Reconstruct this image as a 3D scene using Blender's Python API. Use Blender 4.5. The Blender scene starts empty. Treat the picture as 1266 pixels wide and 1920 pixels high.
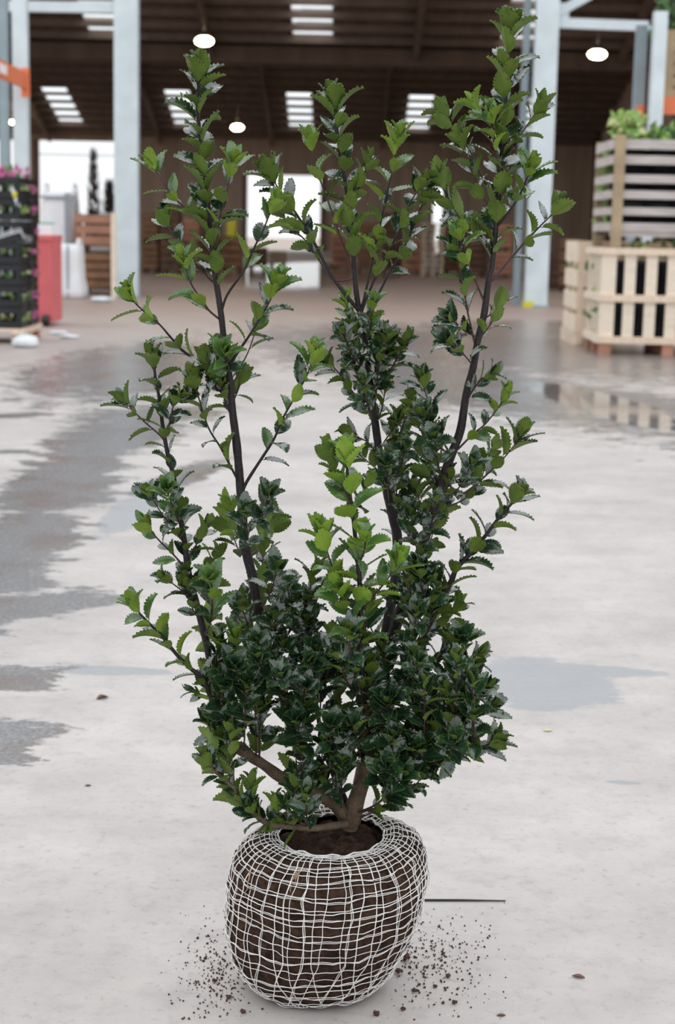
import bpy, math, random
import numpy as np
from mathutils import Vector, Matrix, noise as mnoise

random.seed(7)
scene = bpy.context.scene
COL = scene.collection

# ------------------------------------------------------------------ camera
CAM_H = 1.02
PITCH = math.radians(9.9)
ROLL = math.radians(1.2)
F = 3000.0                                   # focal length in pixels of the 1266x1920 frame
CP = Vector((0, 0, CAM_H))
fw = Vector((0, math.cos(PITCH), -math.sin(PITCH)))
up0 = Vector((0, math.sin(PITCH), math.cos(PITCH)))
rt0 = Vector((1, 0, 0))
RT = rt0 * math.cos(ROLL) + up0 * math.sin(ROLL)
UP = up0 * math.cos(ROLL) - rt0 * math.sin(ROLL)
cd = bpy.data.cameras.new('camera')
cam = bpy.data.objects.new('camera', cd)
COL.objects.link(cam)
cam.matrix_world = Matrix(((RT.x, UP.x, -fw.x, CP.x), (RT.y, UP.y, -fw.y, CP.y), (RT.z, UP.z, -fw.z, CP.z), (0, 0, 0, 1)))
cd.sensor_fit = 'VERTICAL'
cd.sensor_height = 36.0
cd.lens = F / 1920 * 36.0
cd.clip_end = 1000
cd.dof.use_dof = True
cd.dof.focus_distance = 2.13
cd.dof.aperture_fstop = 7.6
scene.camera = cam

# ------------------------------------------------------------------ world (overcast sky), exposure
w = bpy.data.worlds.new('overcast')
scene.world = w
w.use_nodes = True
nt = w.node_tree
nt.nodes.clear()
geo = nt.nodes.new('ShaderNodeNewGeometry')
sep = nt.nodes.new('ShaderNodeSeparateXYZ')
mr = nt.nodes.new('ShaderNodeMapRange')
mix = nt.nodes.new('ShaderNodeMix'); mix.data_type = 'RGBA'
bg = nt.nodes.new('ShaderNodeBackground')
wo = nt.nodes.new('ShaderNodeOutputWorld')
tc = nt.nodes.new('ShaderNodeTexCoord')
nt.links.new(tc.outputs['Generated'], sep.inputs[0])
nt.links.new(sep.outputs['Z'], mr.inputs['Value'])
nt.links.new(mr.outputs[0], mix.inputs['Factor'])
mix.inputs['A'].default_value = (0.96, 0.98, 1.0, 1)
mix.inputs['B'].default_value = (1.62, 1.70, 1.76, 1)
nt.links.new(mix.outputs['Result'], bg.inputs[0])
bg.inputs[1].default_value = 1.0
nt.links.new(bg.outputs[0], wo.inputs[0])
scene.view_settings.view_transform = 'Standard'
scene.view_settings.look = 'None'
scene.view_settings.gamma = 1.0
scene.view_settings.use_curve_mapping = False
scene.view_settings.exposure = 0.1

# ------------------------------------------------------------------ helpers
def ray(px, py):
    return fw + RT * ((px - 633.0) / F) - UP * ((py - 960.0) / F)

def at(px, py, Y):
    d = ray(px, py)
    return CP + d * (Y / d.y)

def gp(px, py, z=0.0):
    d = ray(px, py)
    return CP + d * ((z - CAM_H) / d.z)

def proj(p):
    v = p - CP
    k = v.dot(fw)
    return 633 + F * v.dot(RT) / k, 960 - F * v.dot(UP) / k, k

def tag(o, label=None, cat=None, group=None, kind=None):
    if label: o['label'] = label
    if cat: o['category'] = cat
    if group: o['group'] = group
    if kind: o['kind'] = kind
    return o

def thing(name, loc, label, cat, group=None, rz=0.0):
    o = bpy.data.objects.new(name, None)
    o.empty_display_size = 0.1
    COL.objects.link(o)
    o.location = loc
    o.rotation_euler = (0, 0, rz)
    return tag(o, label, cat, group)

def link(name, me, parent=None):
    o = bpy.data.objects.new(name, me)
    COL.objects.link(o)
    if parent: o.parent = parent
    return o

class MB:
    def __init__(s): s.v = []; s.f = []; s.m = []; s.sm = []
    def add(s, vs, fs, m=0, smooth=False):
        b = len(s.v); s.v += [tuple(x) for x in vs]
        for f in fs: s.f.append(tuple(i + b for i in f)); s.m.append(m); s.sm.append(smooth)
    def box(s, c, d, rot=None, m=0):
        c = Vector(c); vs = []
        for x in (-.5, .5):
            for y in (-.5, .5):
                for z in (-.5, .5):
                    p = Vector((x * d[0], y * d[1], z * d[2]))
                    vs.append((rot @ p if rot else p) + c)
        s.add(vs, [(0, 1, 3, 2), (4, 6, 7, 5), (0, 4, 5, 1), (2, 3, 7, 6), (0, 2, 6, 4), (1, 5, 7, 3)], m)
    def bar(s, a, b, wx, wy, m=0):
        a = Vector(a); b = Vector(b); d = (b - a)
        rot = d.to_track_quat('Z', 'Y').to_matrix()
        s.box((a + b) / 2, (wx, wy, d.length), rot, m)
    def tube(s, pts, rad, n=6, m=0, cap=True):
        pts = [Vector(p) for p in pts]; N = len(pts)
        if not hasattr(rad, '__len__'): rad = [rad] * N
        t = (pts[1] - pts[0]).normalized()
        a = t.orthogonal().normalized(); vs = []
        for i, p in enumerate(pts):
            t2 = (pts[min(i + 1, N - 1)] - pts[max(i - 1, 0)]).normalized()
            a = (a - t2 * a.dot(t2)).normalized(); b = t2.cross(a)
            for k in range(n):
                g = 2 * math.pi * k / n
                vs.append(p + (a * math.cos(g) + b * math.sin(g)) * rad[i])
        fs = [(i * n + k, i * n + (k + 1) % n, (i + 1) * n + (k + 1) % n, (i + 1) * n + k) for i in range(N - 1) for k in range(n)]
        if cap: fs += [tuple(range(n))[::-1], tuple((N - 1) * n + k for k in range(n))]
        s.add(vs, fs, m, True)
    def lathe(s, prof, n=24, m=0, c=(0, 0, 0), smooth=True, closed=True):
        vs = [(c[0] + r * math.cos(2 * math.pi * k / n), c[1] + r * math.sin(2 * math.pi * k / n), c[2] + z) for r, z in prof for k in range(n)]
        fs = [(i * n + k, i * n + (k + 1) % n, (i + 1) * n + (k + 1) % n, (i + 1) * n + k) for i in range(len(prof) - 1) for k in range(n)]
        if closed: fs += [tuple(range(n))[::-1], tuple((len(prof) - 1) * n + k for k in range(n))]
        s.add(vs, fs, m, smooth)
    def mesh(s, name, mats):
        me = bpy.data.meshes.new(name)
        me.from_pydata(s.v, [], s.f)
        for mt in (mats if isinstance(mats, (list, tuple)) else [mats]): me.materials.append(mt)
        me.polygons.foreach_set('material_index', s.m)
        me.polygons.foreach_set('use_smooth', s.sm)
        me.update()
        return me
    def build(s, name, mats, parent=None):
        return link(name, s.mesh(name, mats), parent)

# ------------------------------------------------------------------ materials
def srgb(r, g, b):
    f = lambda c: (c / 255 / 12.92) if c / 255 <= 0.04045 else ((c / 255 + 0.055) / 1.055) ** 2.4
    return (f(r), f(g), f(b), 1)

def mat(name, col, rough=0.6, var=0.25, scale=8.0, spec=0.4, bump=0.0, bscale=60.0, metal=0.0, col2=None, stretch=None, detail=4):
    m = bpy.data.materials.new(name); m.use_nodes = True
    N = m.node_tree.nodes; L = m.node_tree.links
    p = N['Principled BSDF']
    p.inputs['Roughness'].default_value = rough
    p.inputs['Metallic'].default_value = metal
    p.inputs['Specular IOR Level'].default_value = spec
    co = N.new('ShaderNodeTexCoord')
    mp = N.new('ShaderNodeMapping')
    if stretch: mp.inputs['Scale'].default_value = stretch
    ge = N.new('ShaderNodeNewGeometry')
    L.new(ge.outputs['Position'], mp.inputs[0])
    nz = N.new('ShaderNodeTexNoise'); nz.inputs['Scale'].default_value = scale; nz.inputs['Detail'].default_value = detail
    L.new(mp.outputs[0], nz.inputs['Vector'])
    rp = N.new('ShaderNodeValToRGB')
    c2 = col2 or tuple(min(1, c * (1 + var)) for c in col[:3]) + (1,)
    c1 = col if col2 else tuple(c * (1 - var) for c in col[:3]) + (1,)
    rp.color_ramp.elements[0].position = 0.32; rp.color_ramp.elements[0].color = c1
    rp.color_ramp.elements[1].position = 0.68; rp.color_ramp.elements[1].color = c2
    L.new(nz.outputs['Fac'], rp.inputs[0])
    L.new(rp.outputs[0], p.inputs['Base Color'])
    if bump:
        n2 = N.new('ShaderNodeTexNoise'); n2.inputs['Scale'].default_value = bscale; n2.inputs['Detail'].default_value = 6
        L.new(mp.outputs[0], n2.inputs['Vector'])
        bp = N.new('ShaderNodeBump'); bp.inputs['Strength'].default_value = bump; bp.inputs['Distance'].default_value = 0.01
        L.new(n2.outputs['Fac'], bp.inputs['Height']); L.new(bp.outputs[0], p.inputs['Normal'])
    return m

def emis(name, col, strength):
    m = bpy.data.materials.new(name); m.use_nodes = True
    p = m.node_tree.nodes['Principled BSDF']
    p.inputs['Base Color'].default_value = (0.8, 0.8, 0.8, 1)
    p.inputs['Emission Color'].default_value = col
    p.inputs['Emission Strength'].default_value = strength
    return m

def pane_mat(name):
    m = bpy.data.materials.new(name); m.use_nodes = True
    N = m.node_tree.nodes; L = m.node_tree.links; N.remove(N['Principled BSDF'])
    tr = N.new('ShaderNodeBsdfTransparent'); tr.inputs[0].default_value = (0.97, 0.985, 0.99, 1)
    tl = N.new('ShaderNodeBsdfTranslucent'); tl.inputs[0].default_value = (0.93, 0.96, 0.97, 1)
    mx = N.new('ShaderNodeMixShader'); mx.inputs[0].default_value = 0.8
    L.new(tr.outputs[0], mx.inputs[1]); L.new(tl.outputs[0], mx.inputs[2])
    L.new(mx.outputs[0], N['Material Output'].inputs[0])
    return m

M = {}
M['steel'] = mat('pale_galvanised_steel', srgb(210, 222, 227), 0.45, 0.08, 3, metal=0.0)
M['steel_dk'] = mat('grey_galvanised_steel', srgb(150, 166, 174), 0.5, 0.1, 3)
M['orange'] = mat('orange_paint', srgb(232, 126, 84), 0.45, 0.08, 4)
M['roof'] = mat('brown_roof_sheet', srgb(124, 106, 95), 0.8, 0.2, 1.2, stretch=(6, .4, 1))
M['purlin'] = mat('roof_timber', srgb(132, 114, 102), 0.8, 0.15, 2)
M['wall'] = mat('taupe_wall', srgb(188, 166, 146), 0.85, 0.18, 0.6, stretch=(3, 3, .3))
M['wall_dk'] = mat('brown_wall', srgb(120, 100, 88), 0.85, 0.18, 0.6, stretch=(3, 3, .3))
M['pane'] = pane_mat('skylight_plastic')
M['pale_wood'] = mat('fresh_pine', srgb(234, 219, 200), 0.7, 0.08, 6, stretch=(1, 1, 6))
M['pale_wood2'] = mat('fresh_pine_warm', srgb(230, 208, 186), 0.7, 0.08, 6, stretch=(6, 1, 1))
M['grey_wood'] = mat('weathered_grey_wood', srgb(190, 182, 178), 0.85, 0.14, 5, stretch=(1, 1, 8))
M['tan_wood'] = mat('weathered_tan_wood', srgb(170, 150, 122), 0.85, 0.16, 5)
M['brown_wood'] = mat('brown_crate_wood', srgb(140, 104, 80), 0.85, 0.2, 4)
M['red_wood'] = mat('reddish_crate_wood', srgb(178, 130, 108), 0.85, 0.15, 4)
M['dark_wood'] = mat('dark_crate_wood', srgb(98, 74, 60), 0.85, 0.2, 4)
M['black'] = mat('black_plastic', srgb(34, 36, 40), 0.4, 0.15, 6)
M['inside'] = mat('dark_pots_and_gap_shade', srgb(36, 38, 44), 0.6, 0.4, 9)
M['red'] = mat('red_plastic', srgb(214, 108, 112), 0.5, 0.08, 5)
M['whitebag'] = mat('white_woven_plastic', srgb(240, 241, 245), 0.6, 0.05, 4, bump=.3, bscale=6)
M['seam'] = mat('grey_seam', srgb(160, 164, 172), 0.6, 0.05, 4)
M['green_lbl'] = mat('green_band', srgb(60, 158, 116), 0.5, 0.05, 4)
M['yellow'] = mat('yellow_plastic', srgb(214, 204, 40), 0.5, 0.08, 4)
M['orange_post'] = mat('orange_marker', srgb(230, 150, 60), 0.5, 0.08, 4)
M['conifer'] = mat('dark_conifer', srgb(52, 46, 44), 0.8, 0.3, 20)
M['plant_lt'] = mat('light_leafy_green', srgb(140, 172, 92), 0.6, 0.3, 12)
M['plant_dk'] = mat('mid_leafy_green', srgb(78, 112, 62), 0.6, 0.3, 12)
M['pink'] = mat('pink_petals', srgb(206, 110, 160), 0.6, 0.15, 12)
M['palefl'] = mat('pale_yellow_leaves', srgb(196, 200, 140), 0.6, 0.15, 12)
M['lamp'] = emis('lamp_glow', (1.0, 0.80, 0.48, 1), 45.0)
M['lampcap'] = mat('lamp_housing', srgb(90, 90, 92), 0.4, 0.05, 4)
M['film'] = mat('plastic_film', srgb(225, 228, 232), 0.25, 0.05, 9)
M['soil'] = mat('moist_soil', srgb(64, 48, 40), 0.95, 0.5, 70, spec=.1, bump=0.9, bscale=160)
M['crumb'] = mat('soil_crumbs', srgb(84, 62, 54), 0.95, 0.3, 90, spec=.1)
M['net'] = mat('white_net_cord', srgb(232, 229, 226), 0.6, 0.12, 60, spec=.3)
M['bark'] = mat('grey_brown_bark', srgb(98, 82, 66), 0.85, 0.35, 60, bump=.5, bscale=200)
M['stem'] = mat('dark_purple_stem', srgb(40, 32, 35), 0.6, 0.3, 60, bump=.25, bscale=260)
M['twig'] = mat('purple_twig', srgb(66, 44, 47), 0.55, 0.25, 60)
M['root'] = mat('tan_root', srgb(150, 122, 98), 0.8, 0.2, 60)
M['wire'] = mat('dark_cane', srgb(46, 48, 50), 0.5, 0.1, 20)
M['deadleaf'] = mat('dead_leaf', srgb(104, 76, 62), 0.8, 0.25, 50)

def leaf_mat(name, c1, c2, rough, spec, trans, rib, edge=None, coat=0.0):
    m = bpy.data.materials.new(name); m.use_nodes = True
    N = m.node_tree.nodes; L = m.node_tree.links
    p = N['Principled BSDF']
    ge = N.new('ShaderNodeNewGeometry')
    nz = N.new('ShaderNodeTexNoise'); nz.inputs['Scale'].default_value = 34; nz.inputs['Detail'].default_value = 2
    L.new(ge.outputs['Position'], nz.inputs['Vector'])
    mx = N.new('ShaderNodeMix'); mx.data_type = 'RGBA'
    mx.inputs['A'].default_value = c1; mx.inputs['B'].default_value = c2
    mr_ = N.new('ShaderNodeMapRange'); mr_.inputs['From Min'].default_value = .35; mr_.inputs['From Max'].default_value = .65
    L.new(nz.outputs['Fac'], mr_.inputs['Value']); L.new(mr_.outputs[0], mx.inputs['Factor'])
    # midrib and side veins from the leaf's own UV: u across, v along
    uv = N.new('ShaderNodeUVMap'); uv.uv_map = 'uv'
    sp = N.new('ShaderNodeSeparateXYZ'); L.new(uv.outputs[0], sp.inputs[0])
    ab = N.new('ShaderNodeMath'); ab.operation = 'SUBTRACT'; ab.inputs[1].default_value = 0.5; L.new(sp.outputs['X'], ab.inputs[0])
    a2 = N.new('ShaderNodeMath'); a2.operation = 'ABSOLUTE'; L.new(ab.outputs[0], a2.inputs[0])
    rb = N.new('ShaderNodeMapRange'); rb.inputs['From Min'].default_value = 0.012; rb.inputs['From Max'].default_value = 0.045
    rb.inputs['To Min'].default_value = 0.75; rb.inputs['To Max'].default_value = 0.0
    L.new(a2.outputs[0], rb.inputs['Value'])
    m2 = N.new('ShaderNodeMix'); m2.data_type = 'RGBA'; m2.inputs['B'].default_value = rib
    L.new(mx.outputs['Result'], m2.inputs['A']); L.new(rb.outputs[0], m2.inputs['Factor'])
    out = m2.outputs['Result']
    if edge:
        eb = N.new('ShaderNodeMapRange'); eb.inputs['From Min'].default_value = 0.46; eb.inputs['From Max'].default_value = 0.5
        eb.inputs['To Max'].default_value = 0.7
        L.new(a2.outputs[0], eb.inputs['Value'])
        m3 = N.new('ShaderNodeMix'); m3.data_type = 'RGBA'; m3.inputs['B'].default_value = edge
        L.new(out, m3.inputs['A']); L.new(eb.outputs[0], m3.inputs['Factor']); out = m3.outputs['Result']
    L.new(out, p.inputs['Base Color'])
    p.inputs['Roughness'].default_value = rough
    p.inputs['Specular IOR Level'].default_value = spec
    p.inputs['Coat Weight'].default_value = coat
    p.inputs['Coat Roughness'].default_value = 0.12
    n2 = N.new('ShaderNodeTexNoise'); n2.inputs['Scale'].default_value = 160; L.new(ge.outputs['Position'], n2.inputs['Vector'])
    bp = N.new('ShaderNodeBump'); bp.inputs['Strength'].default_value = .2; bp.inputs['Distance'].default_value = .0015
    L.new(n2.outputs['Fac'], bp.inputs['Height']); L.new(bp.outputs[0], p.inputs['Normal'])
    tl = N.new('ShaderNodeBsdfTranslucent'); L.new(out, tl.inputs[0])
    ms = N.new('ShaderNodeMixShader'); ms.inputs[0].default_value = trans
    L.new(p.outputs[0], ms.inputs[1]); L.new(tl.outputs[0], ms.inputs[2])
    L.new(ms.outputs[0], N['Material Output'].inputs[0])
    return m

M['leaf_top'] = leaf_mat('holly_leaf_top', srgb(20, 44, 32), srgb(36, 66, 38), 0.2, 0.9, 0.03, srgb(66, 92, 62), srgb(128, 146, 96), coat=.35)
M['leaf_under'] = leaf_mat('holly_leaf_underside', srgb(94, 120, 50), srgb(112, 136, 56), 0.55, 0.3, 0.12, srgb(110, 100, 74), srgb(130, 150, 90))
M['young_top'] = leaf_mat('young_holly_leaf_top', srgb(58, 94, 48), srgb(82, 118, 54), 0.22, 0.8, 0.1, srgb(104, 112, 76), srgb(140, 160, 96))
M['young_under'] = leaf_mat('young_holly_leaf_underside', srgb(124, 158, 60), srgb(144, 172, 66), 0.5, 0.3, 0.2, srgb(150, 120, 92), srgb(150, 176, 100))
M['fresh_top'] = leaf_mat('fresh_holly_leaf_top', srgb(66, 106, 52), srgb(90, 128, 58), 0.22, 0.7, 0.12, srgb(120, 128, 84), srgb(150, 170, 104))
M['fresh_under'] = leaf_mat('fresh_holly_leaf_underside', srgb(132, 172, 60), srgb(150, 186, 68), 0.5, 0.3, 0.2, srgb(164, 140, 100), srgb(170, 196, 112))
M['petiole'] = mat('leaf_stalk', srgb(104, 72, 66), 0.5, 0.2, 40)

# floor: concrete with wet patches
def floor_mat():
    m = bpy.data.materials.new('concrete_floor'); m.use_nodes = True
    N = m.node_tree.nodes; L = m.node_tree.links
    p = N['Principled BSDF']
    ge = N.new('ShaderNodeNewGeometry')
    def noise(scale, detail=5, rough=.55, vec=None):
        n = N.new('ShaderNodeTexNoise'); n.inputs['Scale'].default_value = scale; n.inputs['Detail'].default_value = detail
        n.inputs['Roughness'].default_value = rough
        L.new(vec or ge.outputs['Position'], n.inputs['Vector']); return n
    def math_(op, a, b=None, c=None):
        n = N.new('ShaderNodeMath'); n.operation = op
        for i, x in enumerate((a, b, c)):
            if x is None: continue
            if isinstance(x, (int, float)): n.inputs[i].default_value = x
            else: L.new(x, n.inputs[i])
        return n.outputs[0]
    def rng(x, a, b, c=0.0, d=1.0):
        n = N.new('ShaderNodeMapRange'); L.new(x, n.inputs['Value'])
        for k, q in zip(('From Min', 'From Max', 'To Min', 'To Max'), (a, b, c, d)): n.inputs[k].default_value = q
        return n.outputs[0]
    def mixc(f, a, b):
        n = N.new('ShaderNodeMix'); n.data_type = 'RGBA'
        L.new(f, n.inputs['Factor'])
        for k, q in (('A', a), ('B', b)):
            if isinstance(q, tuple): n.inputs[k].default_value = q
            else: L.new(q, n.inputs[k])
        return n.outputs['Result']
    big = noise(0.55, 6, .6).outputs['Fac']
    mid = noise(3.2, 7, .65).outputs['Fac']
    fine = noise(55, 6, .7).outputs['Fac']
    mpx = N.new('ShaderNodeMapping'); mpx.inputs['Scale'].default_value = (1.5, 3.2, 1)
    L.new(ge.outputs['Position'], mpx.inputs[0])
    streak = noise(1.6, 6, .65, mpx.outputs[0]).outputs['Fac']
    edge = noise(2.6, 8, .66, mpx.outputs[0]).outputs['Fac']
    edge2 = noise(14, 6, .7, mpx.outputs[0]).outputs['Fac']
    base = mixc(rng(mid, .3, .7), srgb(160, 153, 150), srgb(192, 185, 181))
    base = mixc(rng(big, .35, .7, 0, .55), base, srgb(205, 198, 195))
    base = mixc(rng(streak, .5, .75, 0, .35), base, srgb(146, 139, 137))
    base = mixc(rng(noise(17, 7, .75).outputs['Fac'], .5, .68, 0, .4), base, srgb(150, 143, 141))
    base = mixc(rng(fine, .56, .72, 0, .5), base, srgb(124, 117, 115))
    # patches, each an ellipse on the floor between two photo points: (x0, y0, x1, y1, half width in m)
    def field(patches, rag):
        tot = None
        for (x0, y0, x1, y1, hw) in patches:
            a = gp(x0, y0); b = gp(x1, y1); c = (a + b) / 2; d = b - a
            v = N.new('ShaderNodeVectorMath'); v.operation = 'SUBTRACT'; L.new(ge.outputs['Position'], v.inputs[0]); v.inputs[1].default_value = c
            ang = math.atan2(d.y, d.x); hl = d.length / 2
            u1 = N.new('ShaderNodeVectorMath'); u1.operation = 'DOT_PRODUCT'; L.new(v.outputs[0], u1.inputs[0]); u1.inputs[1].default_value = (math.cos(ang) / hl, math.sin(ang) / hl, 0)
            u2 = N.new('ShaderNodeVectorMath'); u2.operation = 'DOT_PRODUCT'; L.new(v.outputs[0], u2.inputs[0]); u2.inputs[1].default_value = (-math.sin(ang) / hw, math.cos(ang) / hw, 0)
            r = math_('SQRT', math_('ADD', math_('POWER', math_('ABSOLUTE', u1.outputs['Value']), 2.0), math_('POWER', math_('ABSOLUTE', u2.outputs['Value']), 2.0)))
            val = math_('SUBTRACT', 1.0, r)
            tot = val if tot is None else math_('MAXIMUM', tot, val)
        tot = math_('ADD', tot, math_('MULTIPLY', math_('SUBTRACT', edge, .5), rag))
        tot = math_('ADD', tot, math_('MULTIPLY', math_('SUBTRACT', edge2, .5), rag * .5))
        return tot
    wetf = field(WET, 2.6)
    wet = rng(wetf, -0.03, 0.1)
    stain = rng(field(STAIN, 1.3), -0.02, 0.1)
    spk = noise(95, 3, .6).outputs['Fac']
    wetc = mixc(rng(spk, .4, .62), srgb(88, 89, 92), srgb(136, 137, 139))
    wetc = mixc(rng(mid, .47, .62, 0, .75), wetc, srgb(92, 78, 70))
    base = mixc(math_('MULTIPLY', stain, .75), base, srgb(146, 148, 152))
    base = mixc(math_('MULTIPLY', wet, .85), base, wetc)
    # brown painted into the floor for the dim hall and its reflection
    sp = N.new('ShaderNodeSeparateXYZ'); L.new(ge.outputs['Position'], sp.inputs[0])
    hall_tint = math_('MULTIPLY', rng(math_('ADD', sp.outputs['Y'], math_('MULTIPLY', math_('SUBTRACT', edge, .5), 14.0)), 9.0, 22.0), .75)
    base = mixc(hall_tint, base, srgb(150, 122, 106))
    L.new(base, p.inputs['Base Color'])
    ro = math_('ADD', rng(fine, .3, .7, .42, .6), math_('MULTIPLY', wet, -.27))
    pud = rng(field(PUDDLE, 1.1), 0.0, 0.12)
    ro = math_('MAXIMUM', math_('ADD', ro, math_('MULTIPLY', pud, -.4)), .06)
    L.new(ro, p.inputs['Roughness'])
    p.inputs['Specular IOR Level'].default_value = .45
    bp = N.new('ShaderNodeBump'); bp.inputs['Distance'].default_value = .004
    L.new(math_('MULTIPLY', math_('SUBTRACT', 1.0, pud), .35), bp.inputs['Strength'])
    L.new(noise(38, 8, .7).outputs['Fac'], bp.inputs['Height']); L.new(bp.outputs[0], p.inputs['Normal'])
    return m

WET = [(-160, 1380, 100, 1390, .14), (-200, 1290, 100, 1260, .14), (-200, 1150, 210, 1120, .17), (-90, 1200, 60, 950, .2), (-60, 1060, 120, 960, .22), (40, 990, 190, 830, .25),
       (120, 880, 300, 770, .3), (-60, 782, 110, 776, .12), (-60, 848, 90, 846, .07), (170, 800, 380, 760, .35), (260, 930, 420, 860, .1),
       (560, 640, 1330, 830, .9), (640, 610, 1400, 720, 2.2), (960, 600, 1330, 640, 2.4), (820, 650, 1500, 700, 1.7), (900, 710, 1400, 800, .7), (150, 760, 330, 640, .8)]
STAIN = [(870, 1285, 1150, 1272, .22), (880, 1250, 1240, 1262, .06), (100, 1255, 330, 1262, .04), (180, 1010, 330, 900, .1), (1130, 1465, 1210, 1470, .012)]
PUDDLE = [(1010, 715, 1290, 815, .28), (500, 545, 640, 490, 2.5),]
M['floor'] = floor_mat()

# ------------------------------------------------------------------ the setting
b = MB(); b.add([(-90, -30, 0), (90, -30, 0), (90, 260, 0), (-90, 260, 0)], [(0, 1, 2, 3)])
tag(b.build('floor', M['floor']), 'pale worn concrete floor with wet grey patches', None, None, 'structure')

XL, XR = -27.0, 13.5
YB = 89.0
def box_struct(name, lo, hi, m, label):
    b = MB(); b.box([(lo[i] + hi[i]) / 2 for i in range(3)], [hi[i] - lo[i] for i in range(3)])
    return tag(b.build(name, m), label, None, None, 'structure')

# roof: two gables across the depth; (Y,z) profile
PROF = [(25.0, 7.2), (36.0, 9.6), (48.8, 6.4), (68.5, 11.0), (YB, 5.95)]
SKY_X = [list(np.arange(-25, 13, 3.0)), [-12.9, -6.9, -1.0, 5.0, 11.0], list(np.arange(-25, 13, 3.0)), [-20.5, -14.5, -8.4, -2.35, 3.75, 9.75]]  # strips on the two unseen rising slopes are added to brighten the hall
SKY_T = [[(26.5, 1.0), 8, 1.1, 1.3], [(44.3, 1.0), 4, .92, 1.15], [(51.0, 1.0), 14, 1.15, 1.3], [(80.9, 1.0), 5, 1.18, 1.25]]
for si in range(4):
    (ya, za), (yb, zb) = PROF[si], PROF[si + 1]
    zz = lambda y: za + (zb - za) * (y - ya) / (yb - ya)
    b = MB()
    def quad(x0, x1, y0, y1):
        if x1 - x0 < 1e-4 or y1 - y0 < 1e-4: return
        vs = [(x0, y0, zz(y0)), (x1, y0, zz(y0)), (x1, y1, zz(y1)), (x0, y1, zz(y1))]
        vs += [(x, y, z + .08) for x, y, z in vs]
        b.add(vs, [(0, 3, 2, 1), (4, 5, 6, 7), (0, 1, 5, 4), (1, 2, 6, 5), (2, 3, 7, 6), (3, 0, 4, 7)])
    ceil = None
    if SKY_T[si]:
        (y0, _), n, pit, wd = SKY_T[si]
        y1 = y0 + n * pit
        quad(XL, XR, ya, y0); quad(XL, XR, y1, yb)
        x = XL
        for sx in SKY_X[si]:
            quad(x, sx - wd / 2, y0, y1); x = sx + wd / 2
        quad(x, XR, y0, y1)
    else:
        quad(XL, XR, ya, yb)
    ceil = tag(b.build('ceiling', M['roof']), 'dark sheeted pitched warehouse roof with skylight strips', None, None, 'structure')
    # purlins
    pit = SKY_T[si][2] if SKY_T[si] else 1.3
    ypos = []
    if SKY_T[si]:
        y = SKY_T[si][0][0]
        while y > ya + .3: y -= pit
        y += pit
        while y < yb - .1: ypos.append(y); y += pit
    else:
        y = ya + .4
        while y < yb: ypos.append(y); y += pit
    pm = MB(); pm.box(((XL + XR) / 2, 0, 0), (XR - XL, .12, .2)); pme = pm.mesh('purlin', M['purlin'])
    for y in ypos:
        o = link('purlin', pme, ceil); o.location = (0, y, zz(y) - .1)
    if SKY_T[si]:
        (y0, _), n, pit, wd = SKY_T[si]
        dz = zz(y0 + pit) - zz(y0)
        q = MB(); q.add([(-wd / 2, .07, dz * .07 / pit), (wd / 2, .07, dz * .07 / pit), (wd / 2, pit - .07, dz * (1 - .07 / pit)), (-wd / 2, pit - .07, dz * (1 - .07 / pit))], [(0, 1, 2, 3)])
        qm = q.mesh('skylight_pane', M['pane'])
        for sx in SKY_X[si]:
            for k in range(n):
                o = link('skylight_pane', qm, ceil); o.location = (sx, y0 + k * pit, zz(y0 + k * pit) + .04)
    # rafters under the slope
    for x in (-22, -16, -10, -4, 2, 8):
        r = MB(); r.bar((x, ya + .2, zz(ya + .2) - .32), (x, yb - .2, zz(yb - .2) - .32), .16, .3)
        r.build('rafter', M['purlin'], ceil)
# valley gutter beam
box_struct('trim_1', (XL, 48.5, 5.9), (XR, 49.1, 6.35), M['wall_dk'], 'dark valley beam across the warehouse roof')
b = MB(); b.box((XL - .1, 57, 6.6), (.2, 64, 2.6))
for y in np.arange(25.5, 89, 7.0): b.box((XL - .1, y, 2.7), (.2, .8, 5.4))  # wall is out of view; bays opened up to let daylight in
tag(b.build('wall_left', M['wall_dk']), 'brown unseen warehouse side wall, bays opened for light', None, None, 'structure')
wr = box_struct('wall_right', (XR, 25, 0), (XR + .2, YB, 11), M['wall'], 'taupe side wall of the warehouse behind the racks')
for y in np.arange(40, 88, 5.2):
    q = MB(); q.box((XR - .15, y, 3.5), (.28, .5, 7)); q.build('wall_post', M['dark_wood'], wr)
q = MB(); q.box((XR - .12, 60, 5.2), (.2, 56, .35)); q.build('wall_rail', M['red_wood'], wr)
# back wall with openings (X0, X1, top)
def bx(px, py): return at(px, py, YB)
ops = []
for (x0, x1, yt) in [(-14, 7, 262), (17, 30, 262), (72, 226, 264), (464, 602, 328), (813, 832, 352)]:
    p0, p1 = bx(x0, yt), bx(x1, yt)
    ops.append((p0.x, p1.x, (p0.z + p1.z) / 2))
b = MB(); x = XL
wb_top = 6.05
for (x0, x1, zt) in ops:
    b.box(((x + x0) / 2, YB + .15, wb_top / 2), (x0 - x, .3, wb_top))
    b.box(((x0 + x1) / 2, YB + .15, (zt + wb_top) / 2), (x1 - x0, .3, wb_top - zt))
    x = x1
b.box(((x + XR) / 2, YB + .15, wb_top / 2), (XR - x, .3, wb_top))
wb = tag(b.build('wall_back', M['wall']), 'far taupe end wall with tall bright doorways', None, None, 'structure')
for (x0, x1, zt) in ops[2:4]:
    for xx in (x0 - .12, x1 + .12):
        q = MB(); q.box((xx, YB - .05, zt / 2), (.24, .2, zt)); q.build('door_post', M['wall_dk'], wb)
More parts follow.
